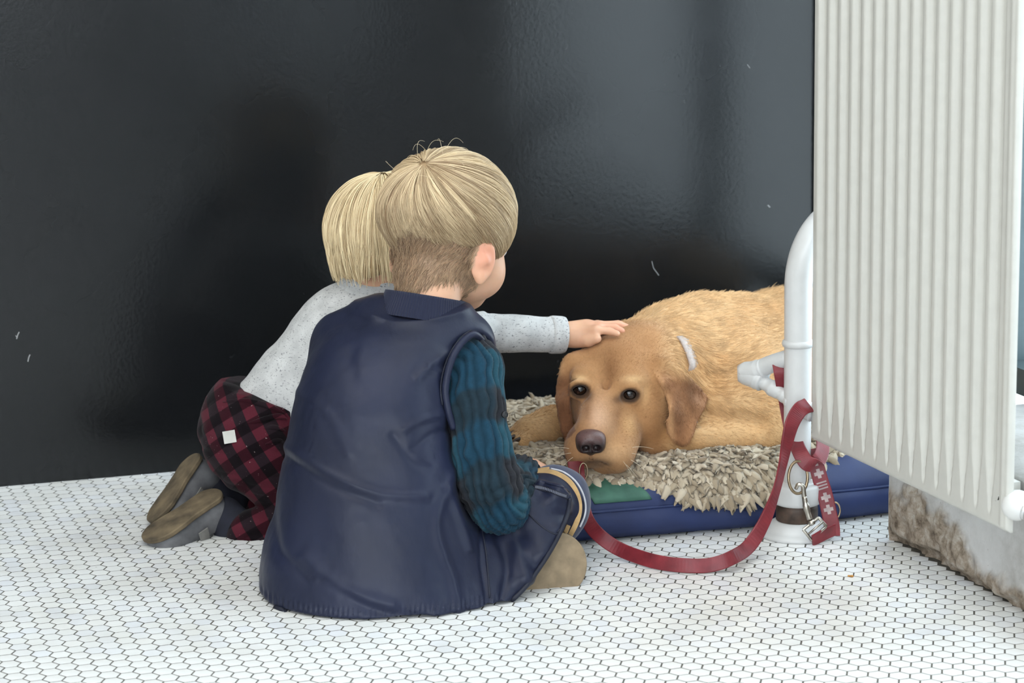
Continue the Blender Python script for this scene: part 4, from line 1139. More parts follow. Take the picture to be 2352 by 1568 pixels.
KID_B = kneeling()
# ------------------------------------------------------------------ seated child in the navy vest
def seated():
    Hc = A(1026, 520, 3.40); R = rotm((.600, .735, -.315)); r, f, u = R[:, 0], R[:, 1], R[:, 2]; sc = 1.05
    nk = A(985, 712, 3.345)
    hipR = A(1010, 1270, 3.25); hipL = A(840, 1270, 3.32); kneeR = A(1272, 1152, 3.355); kneeL = A(800, 1190, 3.60)
    footL = A(1215, 1300, 3.262); footR = A(930, 1250, 3.56)
    shR = A(1062, 800, 3.33); shL = A(795, 790, 3.38); elR = A(1144, 1150, 3.225); wrR = A(1218, 1085, 3.42); elL = A(760, 1010, 3.50); wrL = A(900, 1060, 3.60)
    # body under the clothes
    s = Solid((-.34, 3.10, -.01), (.18, 3.72, .74), .0026)
    head_parts(s, Hc, R, sc)
    s.cap(Hc - u * .07 - f * .022, nk, .047, .044, .015)
    s.cap(nk - (0, 0, .045), A(940, 900, 3.32), .050, .080, .02); s.cap(A(940, 900, 3.32), A(920, 1240, 3.28), .085, .095, .03)
    s.cap(nk - (0, 0, .06), shR, .035, .032, .02); s.cap(nk - (0, 0, .06), shL, .035, .032, .02)
    s.cap(shR, elR, .024, .024, .012); s.cap(elR, wrR, .026, .019, .01); s.cap(shL, elL, .030, .026, .012); s.cap(elL, wrL, .026, .019, .01)
    for a_, b_, c_ in ((hipR, kneeR, footR), (hipL, kneeL, footL)):
        s.cap(a_, b_, .052, .038, .02); s.cap(b_, c_, .036, .024, .01)
    for w_ in (wrR, wrL):
        d = np.array([.35, .75, -.25]); d /= np.linalg.norm(d); sd = np.cross(d, UP)
        K = np.array([w_ + d * .046 + sd * (-.021 + .014 * i) for i in range(4)]); tp = [[q + d * .018 - (0, 0, .006), q + d * .026 - (0, 0, .022)] for q in K]
        hand(s, w_, K, tp, (w_ + d * .012 - sd * .016, w_ + d * .03 - sd * .030, w_ + d * .046 - sd * .030 - (0, 0, .008)), UP)
    V, F = s.surface(2)
    earc = Hc + sc * (r * .076 - f * .004 - u * .040)
    C = skin_colors(V, [(earc + sc * u * .006, .026, .75), (Hc + r * .035 + f * .065 - u * .05, .03, .25), (wrR, .04, .2)])
    # close-cropped hair shades the skin of the nape and sides
    loc = (V - Hc) @ R / sc
    crop = sstep(-.007, .007, loc[:, 2] - (-.124 + 1.02 * np.abs(loc[:, 0])) + .004 * vnoise(V, 120, 3)) * sstep(.036, .020, loc[:, 1]) * (np.abs(loc[:, 0]) < .0755)
    C = C + (lin((156, 128, 100)) - C) * (.85 * crop)[:, None]
    body = mesh_obj('person', V, F, M_SKIN, colors=C, label='person in long navy vest seated cross-legged with back to the camera', cat='person')
    face_parts(body, Hc, R, sc)

    # ---- vest
    rows = [  # py, left, right, y of the axis, half depth
        (1440, 628, 1165, 3.285, .215), (1390, 606, 1190, 3.285, .205), (1320, 592, 1180, 3.285, .190), (1250, 601, 1150, 3.285, .175), (1150, 631, 1120, 3.285, .155), (1050, 651, 1090, 3.29, .138),
        (950, 671, 1070, 3.30, .126), (900, 684, 1066, 3.305, .120), (850, 699, 1068, 3.315, .112), (800, 718, 1078, 3.325, .100), (770, 737, 1082, 3.335, .090), (745, 762, 1080, 3.34, .078), (728, 805, 1072, 3.345, .070), (714, 858, 1064, 3.35, .062)]
    Z, CX, RX, CY, RY = [], [], [], [], []
    for py, l_, r_, y_, d_ in rows:
        a_ = A(l_, py, y_); b_ = A(r_, py, y_); Z.append((a_[2] + b_[2]) / 2); CX.append((a_[0] + b_[0]) / 2); RX.append((b_[0] - a_[0]) / 2); CY.append(y_); RY.append(d_)
    Z, CX, RX, CY, RY = map(np.array, (Z, CX, RX, CY, RY)); o_ = np.argsort(Z); Z, CX, RX, CY, RY = Z[o_], CX[o_], RX[o_], CY[o_], RY[o_]
    def dense(vals):      # smooth interpolation over height
        zz = np.linspace(-.02, Z[-1], 200); vv = np.interp(zz, Z, vals); kk = np.ones(13) / 13
        return zz, np.convolve(np.pad(vv, 6, 'edge'), kk, 'valid')
    zz, cx = dense(CX); _, rx = dense(RX); _, cy = dense(CY); _, ry = dense(RY)
    def torso(X):
        z = X[..., 2]; a_ = np.interp(z, zz, cx); b_ = np.interp(z, zz, rx); c_ = np.interp(z, zz, cy); d_ = np.interp(z, zz, ry)
        px_ = np.abs((X[..., 0] - a_) / b_); py_ = np.abs((X[..., 1] - c_) / d_); e = 2.25
        rho = (px_ ** e + py_ ** e) ** (1 / e)
        d = (rho - 1) * np.minimum(b_, d_)
        return np.maximum(d, z - zz[-1])
    vs = Solid((-.42, 3.02, -.004), (.16, 3.60, .56), .0026)
    vs.put(torso, (-.42, 3.02, 0), (.16, 3.60, .56), .02)
    vs.cap(A(1065, 790, 3.33), A(1010, 752, 3.34), .045, .045, .03); vs.cap(A(790, 785, 3.37), A(880, 745, 3.35), .045, .045, .03)
    vs.cap(A(1000, 1270, 3.285), A(1262, 1165, 3.345), .085, .056, .04)                  # over the thigh
    skirt = [(1000, 1250), (1080, 1160), (1160, 1150), (1215, 1130), (1238, 1102), (1290, 1112), (1312, 1140), (1306, 1180), (1284, 1236), (1250, 1295), (1205, 1358), (1152, 1402), (1095, 1428), (1000, 1440)]
    vs.slab(skirt, tube_depth((1000, 1250, 3.19), (1000, 1430, 3.125), (1100, 1410, 3.15), (1150, 1390, 3.165), (1200, 1340, 3.188), (1250, 1280, 3.213), (1290, 1225, 3.236), (1300, 1160, 3.275), (1240, 1120, 3.285), (1130, 1180, 3.255), (1180, 1220, 3.245)), .016, .03, .010)
    vs.slab([(1086, 762), (1112, 783), (1133, 822), (1149, 880), (1157, 945), (1140, 950), (1118, 850), (1092, 800), (1060, 790)], tube_depth((1086, 765, 3.315), (1130, 820, 3.335), (1150, 940, 3.345)), .010, .02, .006)
    vs.put(lambda X: .0015 - X[..., 2], (-.42, 3.02, 0), (.16, 3.60, .02), op='m')
    # armhole
    vs.ell(A(1092, 868, 3.262), (.040, .070, .062), rotm((.25, 1, 0)), .010, 's')
    vs.ell(A(1106, 985, 3.235), (.043, .060, .090), None, .02, 's')
    vs.ell(A(1140, 1120, 3.215), (.048, .050, .060), None, .02, 's')
    Vv, Fv = vs.surface(2); Nv = vnormals(Vv, Fv); px, py, _z = pxl(Vv)
    # quilted-satin drape: broad folds from the shoulder and the seat, fine puckers along hem and armhole
    Q = np.stack([Vv[:, 0] * 1.0 + .55 * Vv[:, 2], Vv[:, 1], .35 * Vv[:, 2] - .5 * Vv[:, 0]], 1)
    low = sstep(.30, .05, Vv[:, 2])
    fold = .0022 * vnoise(Q, 13, 3) + .0010 * vnoise(Q, 30, 5) + .0003 * vnoise(Vv, 80, 6)
    def crease(pts, w, h):      # a ridge along a marked line, w in pixels
        nonlocal fold
        Pn = catmull(pts, 30); d = np.full(len(Vv), 1e9)
        for a_, b_ in zip(Pn[:-1], Pn[1:]):
            e = b_ - a_; t = np.clip(((px - a_[0]) * e[0] + (py - a_[1]) * e[1]) / (e @ e), 0, 1)
            d = np.minimum(d, np.hypot(px - a_[0] - t * e[0], py - a_[1] - t * e[1]))
        fold = fold + h * np.exp(-(d / w) ** 2) * (Nv[:, 1] < .35)
    crease([(650, 1020), (760, 1090), (870, 1132), (980, 1140)], 11, .0030); crease([(650, 1045), (760, 1115), (870, 1158)], 10, -.0022)
    crease([(905, 1000), (950, 1060), (985, 1075)], 10, -.002); crease([(1060, 1050), (1005, 1200), (1040, 1330), (1060, 1430)], 12, .003)
    crease([(1110, 1180), (1108, 1290), (1125, 1400)], 7, -.0035); crease([(1140, 1220), (1165, 1300), (1150, 1390)], 10, -.005); crease([(1165, 1210), (1190, 1275), (1215, 1330)], 12, .004)
    crease([(860, 720), (825, 790), (835, 860)], 20, .0024); crease([(838, 740), (805, 820)], 16, -.0016); crease([(1080, 790), (1000, 830), (960, 870)], 10, .0028); crease([(1030, 860), (985, 850)], 8, .0022)
    crease([(1035, 950), (980, 960), (930, 985)], 9, .0024); crease([(1045, 980), (990, 1000), (950, 1030)], 9, -.0022); crease([(620, 1150), (640, 1260), (700, 1330)], 12, -.003); crease([(700, 1280), (780, 1350), (900, 1390)], 14, .0028)
    crease([(1030, 1120), (1060, 1190), (1080, 1260)], 10, .003); crease([(740, 1330), (860, 1400), (980, 1420)], 12, -.0025); crease([(690, 900), (760, 960), (800, 1040)], 13, .002)
    hemd = np.exp(-((Vv[:, 2] - .010) / .006) ** 2)
    fold = fold + hemd * .0012 * np.sin(px * .55) * (px < 1150)
    Vv = Vv + Nv * fold[:, None]
    k = NT('navy_satin_nylon'); v = k.coord(); c = k.ramp(k.noise(v, 6, 3), [(.3, rgba((26, 30, 47))), (.7, rgba((34, 39, 61)))])
    b1 = k.noise(k.coord((1, 1, .35), (0, .5, 0)), 26, 4, .6); k.bump(b1, .22, .005)
    MV = k.set(c, .40, .24, sheen=.02); k.b.inputs['Sheen Roughness'].default_value = .4
    vest = mesh_obj('vest', Vv, Fv, MV, parent=body)
    k = NT('navy_piping'); k.set(rgba((26, 29, 44)), .6, .4); MP = k.m
    # hem binding
    hem = [(632, 1394), (700, 1418), (790, 1434), (900, 1442), (1000, 1441), (1060, 1434), (1105, 1421), (1150, 1399), (1200, 1355), (1245, 1295), (1280, 1236), (1303, 1180), (1309, 1143)]
    b = MB(); b.tube(on_solid(vs, hem, 3.0, 3.5, .0015, 110), .0032, 10); b.build('hem_binding', MP, True, parent=vest)
    # armhole binding
    arm_line = [(1156, 945, 3.335), (1149, 882, 3.328), (1134, 828, 3.318), (1112, 790, 3.30), (1090, 768, 3.275), (1066, 781, 3.258), (1043, 814, 3.243), (1029, 855, 3.233), (1023, 900, 3.226), (1030, 945, 3.222), (1042, 985, 3.222)]
    Pa = catmull([A(*q) for q in arm_line], 70)
    b = MB(); b.tube(Pa, .0050, 12); b.build('armhole_binding', MV, True, parent=vest)
    b = MB(); b.tube(on_solid(vs, [(1016, 930), (1012, 890), (1020, 845), (1036, 806), (1062, 772), (1082, 758)], 3.12, 3.45, .0008, 30), .0012, 6); b.build('armhole_seam', MP, True, parent=vest)
    # side seam, pocket and zip
    for pts in ([(1060, 1010), (1085, 1110), (1112, 1240), (1122, 1330), (1126, 1412)], [(1200, 1165), (1240, 1205), (1275, 1226), (1292, 1215)], [(1232, 1122), (1290, 1140), (1308, 1158), (1300, 1195), (1280, 1222)]):
        b = MB(); b.tube(on_solid(vs, pts, 3.05, 3.48, .0006, 40), .0011, 6); b.build('seam', MP, True, parent=vest)
    zp = on_solid(vs, [(1224, 1117), (1250, 1121), (1280, 1132), (1306, 1141)], 3.1, 3.48, .0012, 26)
    zo = ribbon('zip', zp, np.tile(UPV, (26, 1)), .006, .002, MP, parent=vest)
    teeth = MB()
    for q in zp[2:-2]: teeth.box(q - FWD * .0014, RGT * .0007, UPV * .0018, FWD * .0006)
    teeth.build('zip_teeth', simple('dark_zip_teeth', (70, 74, 90), .4, .1, 50), parent=zo, kind='stuff')
    b = MB(); b.tube(on_solid(vs, [(1252, 1108), (1290, 1118), (1309, 1132), (1306, 1143), (1280, 1136)], 3.1, 3.48, .001, 24), .0014, 6); b.build('pocket_flap_edge', MV, True, parent=vest)
    # ribbed collar
    k = NT('navy_rib_knit'); k.set(rgba((32, 36, 56)), .85, .2, sheen=.2); MR = k.m
    cc = A(972, 712, 3.350); ca = np.array([.17, .20, .96]); ca /= np.linalg.norm(ca)
    n = 480; Vc = []; ex = np.cross(ca, (0, -1, 0)); ex /= np.linalg.norm(ex); ey = np.cross(ca, ex)
    prof = [(1.08, -.014), (1.04, -.004), (.99, .006), (.955, .016), (.94, .0205), (.915, .0205), (.90, .016), (.90, -.004)]
    for rr, h in prof:
        for i in range(n):
            a_ = 2 * math.pi * i / n; rib = 1 + .010 * math.sin(a_ * 96)
            Vc.append(cc + ca * h + (ex * math.cos(a_) * .0600 + ey * math.sin(a_) * .0600) * rr * rib)
    Fc = [(q * n + i, q * n + (i + 1) % n, (q + 1) * n + (i + 1) % n, (q + 1) * n + i) for q in range(len(prof) - 1) for i in range(n)]
    mesh_obj('ribbed_collar', np.array(Vc), Fc, MR, parent=vest)

    # ---- crinkled check shirt: the sleeves
    def sleeve(path, rad, nm):
        path = np.array(path); t = Solid(path.min(0) - .075, path.max(0) + .075, .0022)
        t.chain(path, rad, .014)
        return t
    M_SH = vcol_mat('crinkled_check_cotton', .9, .12, 500, .25, .0006, .15, .06)
    for side, path, rad in (('r', [A(1050, 792, 3.33), A(1084, 850, 3.29), A(1090, 930, 3.258), A(1106, 1030, 3.232), A(1126, 1112, 3.22), A(1147, 1162, 3.226), A(1172, 1137, 3.285), A(1196, 1096, 3.36)], [.044, .0425, .040, .0405, .0415, .0375, .0375, .034]),
                            ('l', [shL, .5 * (shL + elL), elL, .5 * (elL + wrL), wrL - (0, .03, 0)], [.040, .039, .038, .036, .032])):
        t = sleeve(path, rad, side); e_ = path[-1] + (path[-1] - path[-2]) / np.linalg.norm(path[-1] - path[-2]) * .030
        t.ell(e_, .036, None, .004, 's')
        Vs, Fs = t.surface(2); Ns = vnormals(Vs, Fs)
        Pd = catmull(path, 120); al = np.concatenate([[0], np.cumsum(np.linalg.norm(np.diff(Pd, axis=0), axis=1))])
        D = ((Vs[:, None, :] - Pd[None]) ** 2).sum(-1); ix = D.argmin(1); T = np.gradient(Pd, axis=0); T /= np.linalg.norm(T, axis=1)[:, None]
        Nf = np.cross(T, (0, 1, 0)); Nf /= np.linalg.norm(Nf, axis=1)[:, None]; Bf = np.cross(T, Nf)
        rel = Vs - Pd[ix]; ph = np.arctan2((rel * Bf[ix]).sum(1), (rel * Nf[ix]).sum(1)); ss = al[ix] + (rel * T[ix]).sum(1)
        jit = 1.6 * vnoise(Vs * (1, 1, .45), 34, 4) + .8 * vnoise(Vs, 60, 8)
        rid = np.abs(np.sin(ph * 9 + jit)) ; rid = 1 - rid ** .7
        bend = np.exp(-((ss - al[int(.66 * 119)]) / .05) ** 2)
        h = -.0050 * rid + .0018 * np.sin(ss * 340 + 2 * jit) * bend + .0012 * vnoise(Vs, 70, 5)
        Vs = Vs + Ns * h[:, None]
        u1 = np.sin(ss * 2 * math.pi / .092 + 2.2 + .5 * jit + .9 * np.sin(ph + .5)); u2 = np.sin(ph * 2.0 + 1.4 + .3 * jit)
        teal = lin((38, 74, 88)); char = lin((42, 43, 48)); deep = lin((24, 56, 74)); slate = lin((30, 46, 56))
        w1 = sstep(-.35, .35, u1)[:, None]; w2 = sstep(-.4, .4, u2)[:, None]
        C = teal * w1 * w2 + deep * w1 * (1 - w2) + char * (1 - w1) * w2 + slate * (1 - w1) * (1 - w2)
        C = C * (1 - .35 * rid)[:, None] * (1 + .15 * vnoise(Vs, 160, 2))[:, None]  # pleat grooves darkened in the colour, standing in for their shade
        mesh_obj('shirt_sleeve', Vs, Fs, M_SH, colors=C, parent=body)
    b = MB(); bp = A(1160, 952, 3.225); d_ = ORG - bp; d_ /= np.linalg.norm(d_); b.lathe(bp, [(.0048, -.002), (.005, .0004), (.0042, .0014), (.0015, .0010)], 16, d_ + RGT * .7); b.build('button', simple('dark_button', (28, 28, 32), .25, .1, 40), True, parent=body)

    # ---- trousers
    p = Solid((-.40, 3.12, -.002), (.20, 3.74, .28), .003)
    for a_, b_, c_ in ((hipR, kneeR, footR), (hipL, kneeL, footL)):
        p.cap(a_, b_, .070, .046, .02); p.cap(b_, c_, .044, .034, .012)
    p.ell(A(1276, 1150, 3.352), (.046, .050, .047), None, .02); p.ell(A(925, 1270, 3.29), (.11, .10, .09), None, .02)
    p.ell(A(1290, 1195, 3.33), (.030, .035, .028), None, .015)
    p.put(lambda X: .001 - X[..., 2], (-.42, 3.02, 0), (.2, 3.74, .02), op='m')
    Vp, Fp = p.surface(2); Np = vnormals(Vp, Fp); Vp = Vp + Np * (.0016 * vnoise(Vp, 40, 3))[:, None]
    MT = simple('navy_sweat_cloth', (48, 54, 80), .85, .10, 90, .3, .0006, sheen=.2)
    tr = mesh_obj('trousers', Vp, Fp, MT, parent=body)
    M_TAN = simple('tan_stripe', (196, 160, 110), .8, .06, 80)
    M_PALE = simple('pale_edge_piping', (190, 190, 196), .8, .06, 80)
    for pts, w_ in (([(1212, 1096), (1240, 1083), (1275, 1086), (1308, 1105), (1328, 1140), (1331, 1175), (1322, 1205), (1310, 1228)], .0072), ([(1210, 1088), (1235, 1078), (1262, 1074)], .003), ([(1306, 1206), (1299, 1222), (1288, 1238)], .006)):
        Q = on_solid(p, pts, 3.2, 3.45, .0035, 40); cen = np.array([1272, 1160]); W = []
        for q in Q:
            x_, y_, _ = pxl(q); d2 = np.array([x_, y_]) - cen; d2 /= np.linalg.norm(d2) + 1e-9; W.append(RGT * d2[0] - UPV * d2[1])
        ribbon('stripe', Q, W, w_, .0014, M_TAN, parent=tr, label='tan stripe along the trouser leg')
    b = MB(); Q = on_solid(p, [(1265, 1076), (1295, 1084), (1325, 1108), (1343, 1145), (1344, 1180), (1332, 1210)], 3.2, 3.46, .003, 30); b.tube(Q, .0015, 8); b.build('edge_piping', M_PALE, True, parent=tr)
    # ---- shoe: sole turned towards the camera
    toe = A(1348, 1288, 3.240); heel = A(1090, 1322, 3.212); 
    toe = toe + 0; shoe(body, heel, toe, np.array([.10, -1, .10]), np.linalg.norm(toe - heel), .088, (M_SUEDE2, MT, MT), strap=False)
    shoe(body, footR + (0, .0, .0), footR + (-.14, .05, -.02), np.array([-.2, .9, -.3]), .15, .066, (M_SUEDE2, MT, MT), strap=False)

    # ---- hair: bowl of long top hair falling from the whorl, cropped below
    ctr = Hc + sc * (u * .014 - f * .004); axr = np.array([.082, .099, .0865]) * sc
    crown = -f * .80 + u * .60 + r * .08; crown /= np.linalg.norm(crown); e1 = np.cross(crown, f); e1 /= np.linalg.norm(e1); e2 = np.cross(crown, e1)
    def cutline(dv):     # signed: > 0 above the bowl's edge
        lo = dv @ R; return lo
    cap_ = Solid(Hc - .16, Hc + .16, .003); cap_.ell(ctr, np.array([.0775, .0955, .083]) * sc, R, .01)
    cap_.put(lambda X: -((X - Hc) @ u) * .96 - ((X - Hc) @ f) * .10 - .020 * sc, Hc - .16, Hc + .16, op='m')
    Vh, Fh = cap_.surface(2); hair = mesh_obj('hair', Vh, Fh, M_HAIR, colors=np.tile(lin((176, 148, 114)), (len(Vh), 1)), parent=body)
    n, m = 26000, 14
    phi = rng.uniform(0, 2 * math.pi, n); psi0 = np.arccos(1 - rng.random(n) * .80) * .98 + .02
    cl = np.floor(phi * 22 + 2.2 * psi0 + rng.normal(0, .18, n)); cph = (np.sin(cl * 12.9898) * 43758.5453) % 1; cph2 = (np.sin(cl * 78.233) * 12543.123) % 1
    lift = rng.uniform(0, .0060, n) + .003 * cph; L = 1.05 + .6 * rng.random(n); cphi = (cl + .5 - 2.2 * psi0) / 22
    # where each strand must stop: the bowl line, ragged by locks
    paths = np.zeros((n, m, 3)); alive = np.ones(n)
    stop = np.full(n, 3.0)
    psg = np.linspace(.05, 2.4, 80)
    for ps in psg:
        dv = math.cos(ps) * crown + math.sin(ps) * (np.cos(phi)[:, None] * e1 + np.sin(phi)[:, None] * e2); lo = dv @ R
        rad = 1 / np.sqrt(((lo / axr) ** 2).sum(1)); q = (dv * rad[:, None] + ctr - Hc) @ R / sc
        edge = q[:, 2] + .10 * q[:, 1] - (-.036 + .024 * (cph - .5) + .012 * rng.random(n) - .006 * (q[:, 1] > .03))
        stop = np.where((edge < 0) & (stop > 2.9), ps, stop)
    p1 = np.minimum(psi0 + L, stop)
    for j in range(m):
        t_ = j / (m - 1); ps = psi0 + (p1 - psi0) * t_; rl = np.clip((p1 - psi0) / .8, 0, 1); ph = phi + rl * ((cphi - phi) * .6 * t_ + .22 * t_ * np.sin(ps) + .12 * (cph2 - .5) * t_ + .012 * np.sin(7 * t_ + cph * 6))
        dv = np.cos(ps)[:, None] * crown + np.sin(ps)[:, None] * (np.cos(ph)[:, None] * e1 + np.sin(ph)[:, None] * e2)
        lo = dv @ R; te = sstep(.62, 1.0, ps / stop)[:, None]; rad = 1 / np.sqrt(((lo / (axr * (1 - te) + np.array([.0775, .0955, .083]) * sc * te)) ** 2).sum(1)) + lift * (1 - .5 * te[:, 0]) * np.sin(min(t_ * 1.9, 1.75)) + .0004 * np.sin(t_ * 9 + cph * 20)
        paths[:, j] = ctr + dv * rad[:, None]
    ok = p1 > psi0 + .03
    tone = np.clip(.05 + .62 * cph + .40 * rng.random(n), 0, 1)
    colr = lin((122, 92, 62)) + (lin((240, 216, 176)) - lin((122, 92, 62))) * tone[:, None] ** 1.1
    strands('hair_strands', paths[ok], np.tile(np.concatenate([np.linspace(.00026, .00036, 4), np.linspace(.00036, .00016, m - 4)]), (ok.sum(), 1)), colr[ok], M_HAIR, hair)
    # cropped hair on the back and sides, running to a point at the nape
    sel = np.where(crop > .35)[0]; pick = rng.choice(sel, 15000); P0_ = V[pick]; N_ = vnormals(V, F)[pick]
    dn = -u * .9 - f * .25; g = dn - N_ * (N_ @ dn)[:, None]; mid = (P0_ - Hc) @ r; g = g - r[None] * (mid * 5.5)[:, None] + rng.normal(0, .16, g.shape); g /= np.linalg.norm(g, axis=1)[:, None]
    ln = rng.uniform(.007, .014, len(pick)); pc = np.stack([P0_ + N_ * .0003 + g * (ln * t_)[:, None] + N_ * (.0016 * math.sin(t_ * 2.4)) for t_ in np.linspace(0, 1, 4)], 1)
    colr = lin((108, 84, 64)) + (lin((182, 152, 120)) - lin((108, 84, 64))) * rng.random((len(pick), 1))
    strands('cropped_hair', pc, np.tile(np.linspace(.00032, .00015, 4), (len(pick), 1)), colr, M_HAIR, hair)
    # a few stray hairs standing off the crown
    fl = []
    for i in range(12):
        a_ = rng.uniform(0, 2 * math.pi); ps = rng.uniform(.1, 1.2); dv = math.cos(ps) * crown + math.sin(ps) * (math.cos(a_) * e1 + math.sin(a_) * e2); lo = R.T @ dv
        p0 = ctr + dv / math.sqrt(((lo / axr) ** 2).sum()); tg = np.cross(dv, rng.normal(0, 1, 3)); tg /= np.linalg.norm(tg)
        fl.append([p0 + dv * (.016 * math.sin(t_ * 2.6)) + tg * (.032 * t_) for t_ in np.linspace(0, 1, 8)])
    strands('stray_hair', np.array(fl), np.tile(np.linspace(.00022, .00012, 8), (12, 1)), np.tile(lin((220, 200, 165)), (12, 1)), M_HAIR, hair)
    return body
KID_A = seated()
# ------------------------------------------------------------------ leash: red strap, ring, snap hook, buckle and printed collar strap
def leash():
    root = empty('dog_leash', label='red leather leash hung over the pipe branch with hook and buckled strap', cat='leash')
    k = NT('red_leather'); v = k.coord(); c = k.ramp(k.noise(v, 45, 4), [(.3, rgba((104, 32, 40))), (.7, rgba((132, 44, 52)))]); k.bump(k.noise(v, 420, 3), .2, .0006); MRd = k.set(c, .45, .45)
    M_ST = simple('worn_steel', (176, 170, 160), .28, .12, 60, metal=1)
    M_BR = simple('dull_brass_ring', (150, 132, 108), .32, .12, 60, metal=1)
    M_PR = simple('grey_print', (176, 158, 156), .6, .1, 60)
    view = -FWD
    # long lead: from under the dog's chin, over the floor, up to the pipe branch
    P = [A(1322, 1060, 3.487), A(1326, 1092, 3.468), A(1335, 1140, 3.440), A(1347, 1190, 3.405), A(1375, 1228, 3.372), G(1425, 1262, .016), G(1500, 1288, .0112), G(1570, 1298, .0112), G(1632, 1297, .0115), G(1682, 1280, .020), A(1722, 1252, 3.345), A(1757, 1195, 3.362), A(1782, 1130, 3.385), A(1797, 1070, 3.405), A(1808, 1015, 3.418), A(1820, 970, 3.425), A(1838, 940, 3.432), A(1858, 930, 3.446)]
    W = [RGT, RGT, RGT, RGT * .9 + UPV * .3, RGT * .6 + UPV * .75, (.25, .25, .92), (.05, .34, .93), (0, .34, .93), (-.08, .33, .93), (-.35, .30, .88), (-.75, .1, .6), (-.8, -.45, .3), (-.6, -.8, .1), (-.6, -.75, 0), -RGT * .8 - FWD * .5, -RGT * .9 - FWD * .2, -RGT * .9 + UPV * .4, -RGT * .8 + UPV * .6]
    W = [np.asarray(w, float) for w in W]
    ribbon('lead_strap', P, W, np.interp(np.linspace(0, 1, 150), [0, .1, .3, .8, 1], [.024, .021, .0205, .0205, .024]), .0030, MRd, n=150, parent=root)
    # the part slung over the elbow
    P = [A(1806, 845, 3.555), A(1800, 826, 3.535), A(1790, 822, 3.505), A(1794, 850, 3.485), A(1800, 885, 3.490), A(1806, 920, 3.500), A(1812, 955, 3.495), A(1822, 1000, 3.47), A(1836, 1035, 3.442), A(1852, 1062, 3.432), A(1870, 1066, 3.436), A(1884, 1050, 3.448), A(1890, 1025, 3.470), A(1885, 1000, 3.49)]
    ribbon('hanging_strap', P, [RGT + .1 * UPV] * 9 + [RGT * .6 + UPV * .6] * 2 + [RGT * .7 + FWD * .6] * 3, .0225, .0030, MRd, n=110, parent=root)
    # D ring and snap hook
    rc = A(1833, 1096, 3.428); rx, ry = RGT * .0150 * .95 + FWD * .004, UPV * .0235
    b = MB(); b.tube([rc + rx * math.cos(a_) + ry * math.sin(a_) for a_ in np.linspace(0, 2 * math.pi, 41)], .0022, 10, False); b.build('ring', M_BR, True, parent=root)
    h0 = A(1838, 1128, 3.426); h1 = A(1848, 1165, 3.424); h2 = A(1864, 1200, 3.42)
    b = MB(); b.tube(catmull([A(1828, 1122, 3.424), A(1834, 1112, 3.422), A(1844, 1116, 3.422), A(1846, 1132, 3.423), A(1850, 1160, 3.423)], 24), np.linspace(.0026, .0040, 24), 10); hk = b.build('snap_hook', M_ST, True, parent=root)
    b = MB(); b.tube(catmull([A(1848, 1140, 3.422), A(1852, 1165, 3.421), A(1860, 1192, 3.42)], 14), [.0036] * 5 + [.0050] * 4 + [.0042] * 5, 10); b.build('barrel', M_ST, True, parent=hk)
    b = MB(); b.lathe(h2, [(.003, -.004), (.0052, -.003), (.0052, .003), (.003, .004)], 14, h2 - h1); b.build('swivel', M_ST, True, parent=hk)
    bc = [A(1845, 1216, 3.418), A(1880, 1188, 3.422), A(1898, 1208, 3.420), A(1864, 1240, 3.415)]
    b = MB(); b.tube(np.array([bc[0], bc[1], bc[1] * .96 + bc[2] * .04, bc[2], bc[2] * .96 + bc[3] * .04, bc[3], bc[3] * .96 + bc[0] * .04, bc[0]]), .0023, 8, False); bk = b.build('buckle', M_ST, True, parent=root)
    b = MB(); b.tube([.5 * (bc[0] + bc[3]), .5 * (bc[1] + bc[2]) - FWD * .003], .0016, 8); b.build('prong', M_ST, True, parent=bk)
    # buckled strap with grey print
    P = [A(1868, 1030, 3.475), A(1874, 1062, 3.468), A(1884, 1100, 3.462), A(1896, 1140, 3.458), A(1905, 1180, 3.452), A(1911, 1210, 3.444), A(1912, 1230, 3.436)]
    Wd = [RGT + .25 * UPV] * 5 + [RGT + .1 * UPV] * 2
    ribbon('buckled_tongue', [A(1918, 1216, 3.432), A(1900, 1224, 3.425), A(1880, 1234, 3.418), A(1866, 1242, 3.413)], [UPV * .8 + RGT * .6] * 4, .0205, .003, MRd, n=24, parent=root)
    st = ribbon('printed_strap', P, Wd, .0225, .0032, MRd, n=80, parent=root)
    Pd = catmull(P, 80); Wv = catmull(np.array(Wd), 80)
    for i in (12, 22, 31, 40, 49):
        c_ = Pd[i]; T = Pd[i + 1] - Pd[i - 1]; T /= np.linalg.norm(T); w_ = Wv[i] - T * (Wv[i] @ T); w_ /= np.linalg.norm(w_); n_ = np.cross(T, w_); n_ = n_ if n_ @ FWD < 0 else -n_
        b = MB()
        if i in (31,):
            for q in (-.0045, 0, .0045): b.box(c_ + n_ * .0019 + T * q, T * .0011, w_ * .0075, n_ * .0003)
        else:
            for da, db, r1, r2 in ((0, 0, .0028, .0028), (.0048, .0, .0022, .0026), (-.0048, 0, .0022, .0026), (0, .0048, .0026, .0022), (0, -.0048, .0026, .0022)): b.box(c_ + n_ * .0019 + T * da + w_ * db, T * r1, w_ * r2, n_ * .0003)
        b.build('print_mark', M_PR, parent=st)
    rc = A(1917, 1172, 3.456); b = MB(); b.tube([rc + RGT * .008 * math.cos(a_) + UPV * .012 * math.sin(a_) for a_ in np.linspace(0, 2 * math.pi, 25)], .0014, 8, False); b.build('ring', M_BR, True, parent=root)
    # small ring where the lead meets the chin
    rc = A(1340, 1082, 3.468); b = MB(); b.tube([rc + RGT * .006 * math.cos(a_) + UPV * .012 * math.sin(a_) for a_ in np.linspace(0, 2 * math.pi, 25)], .0012, 8, False); b.build('ring', M_BR, True, parent=root)
leash()

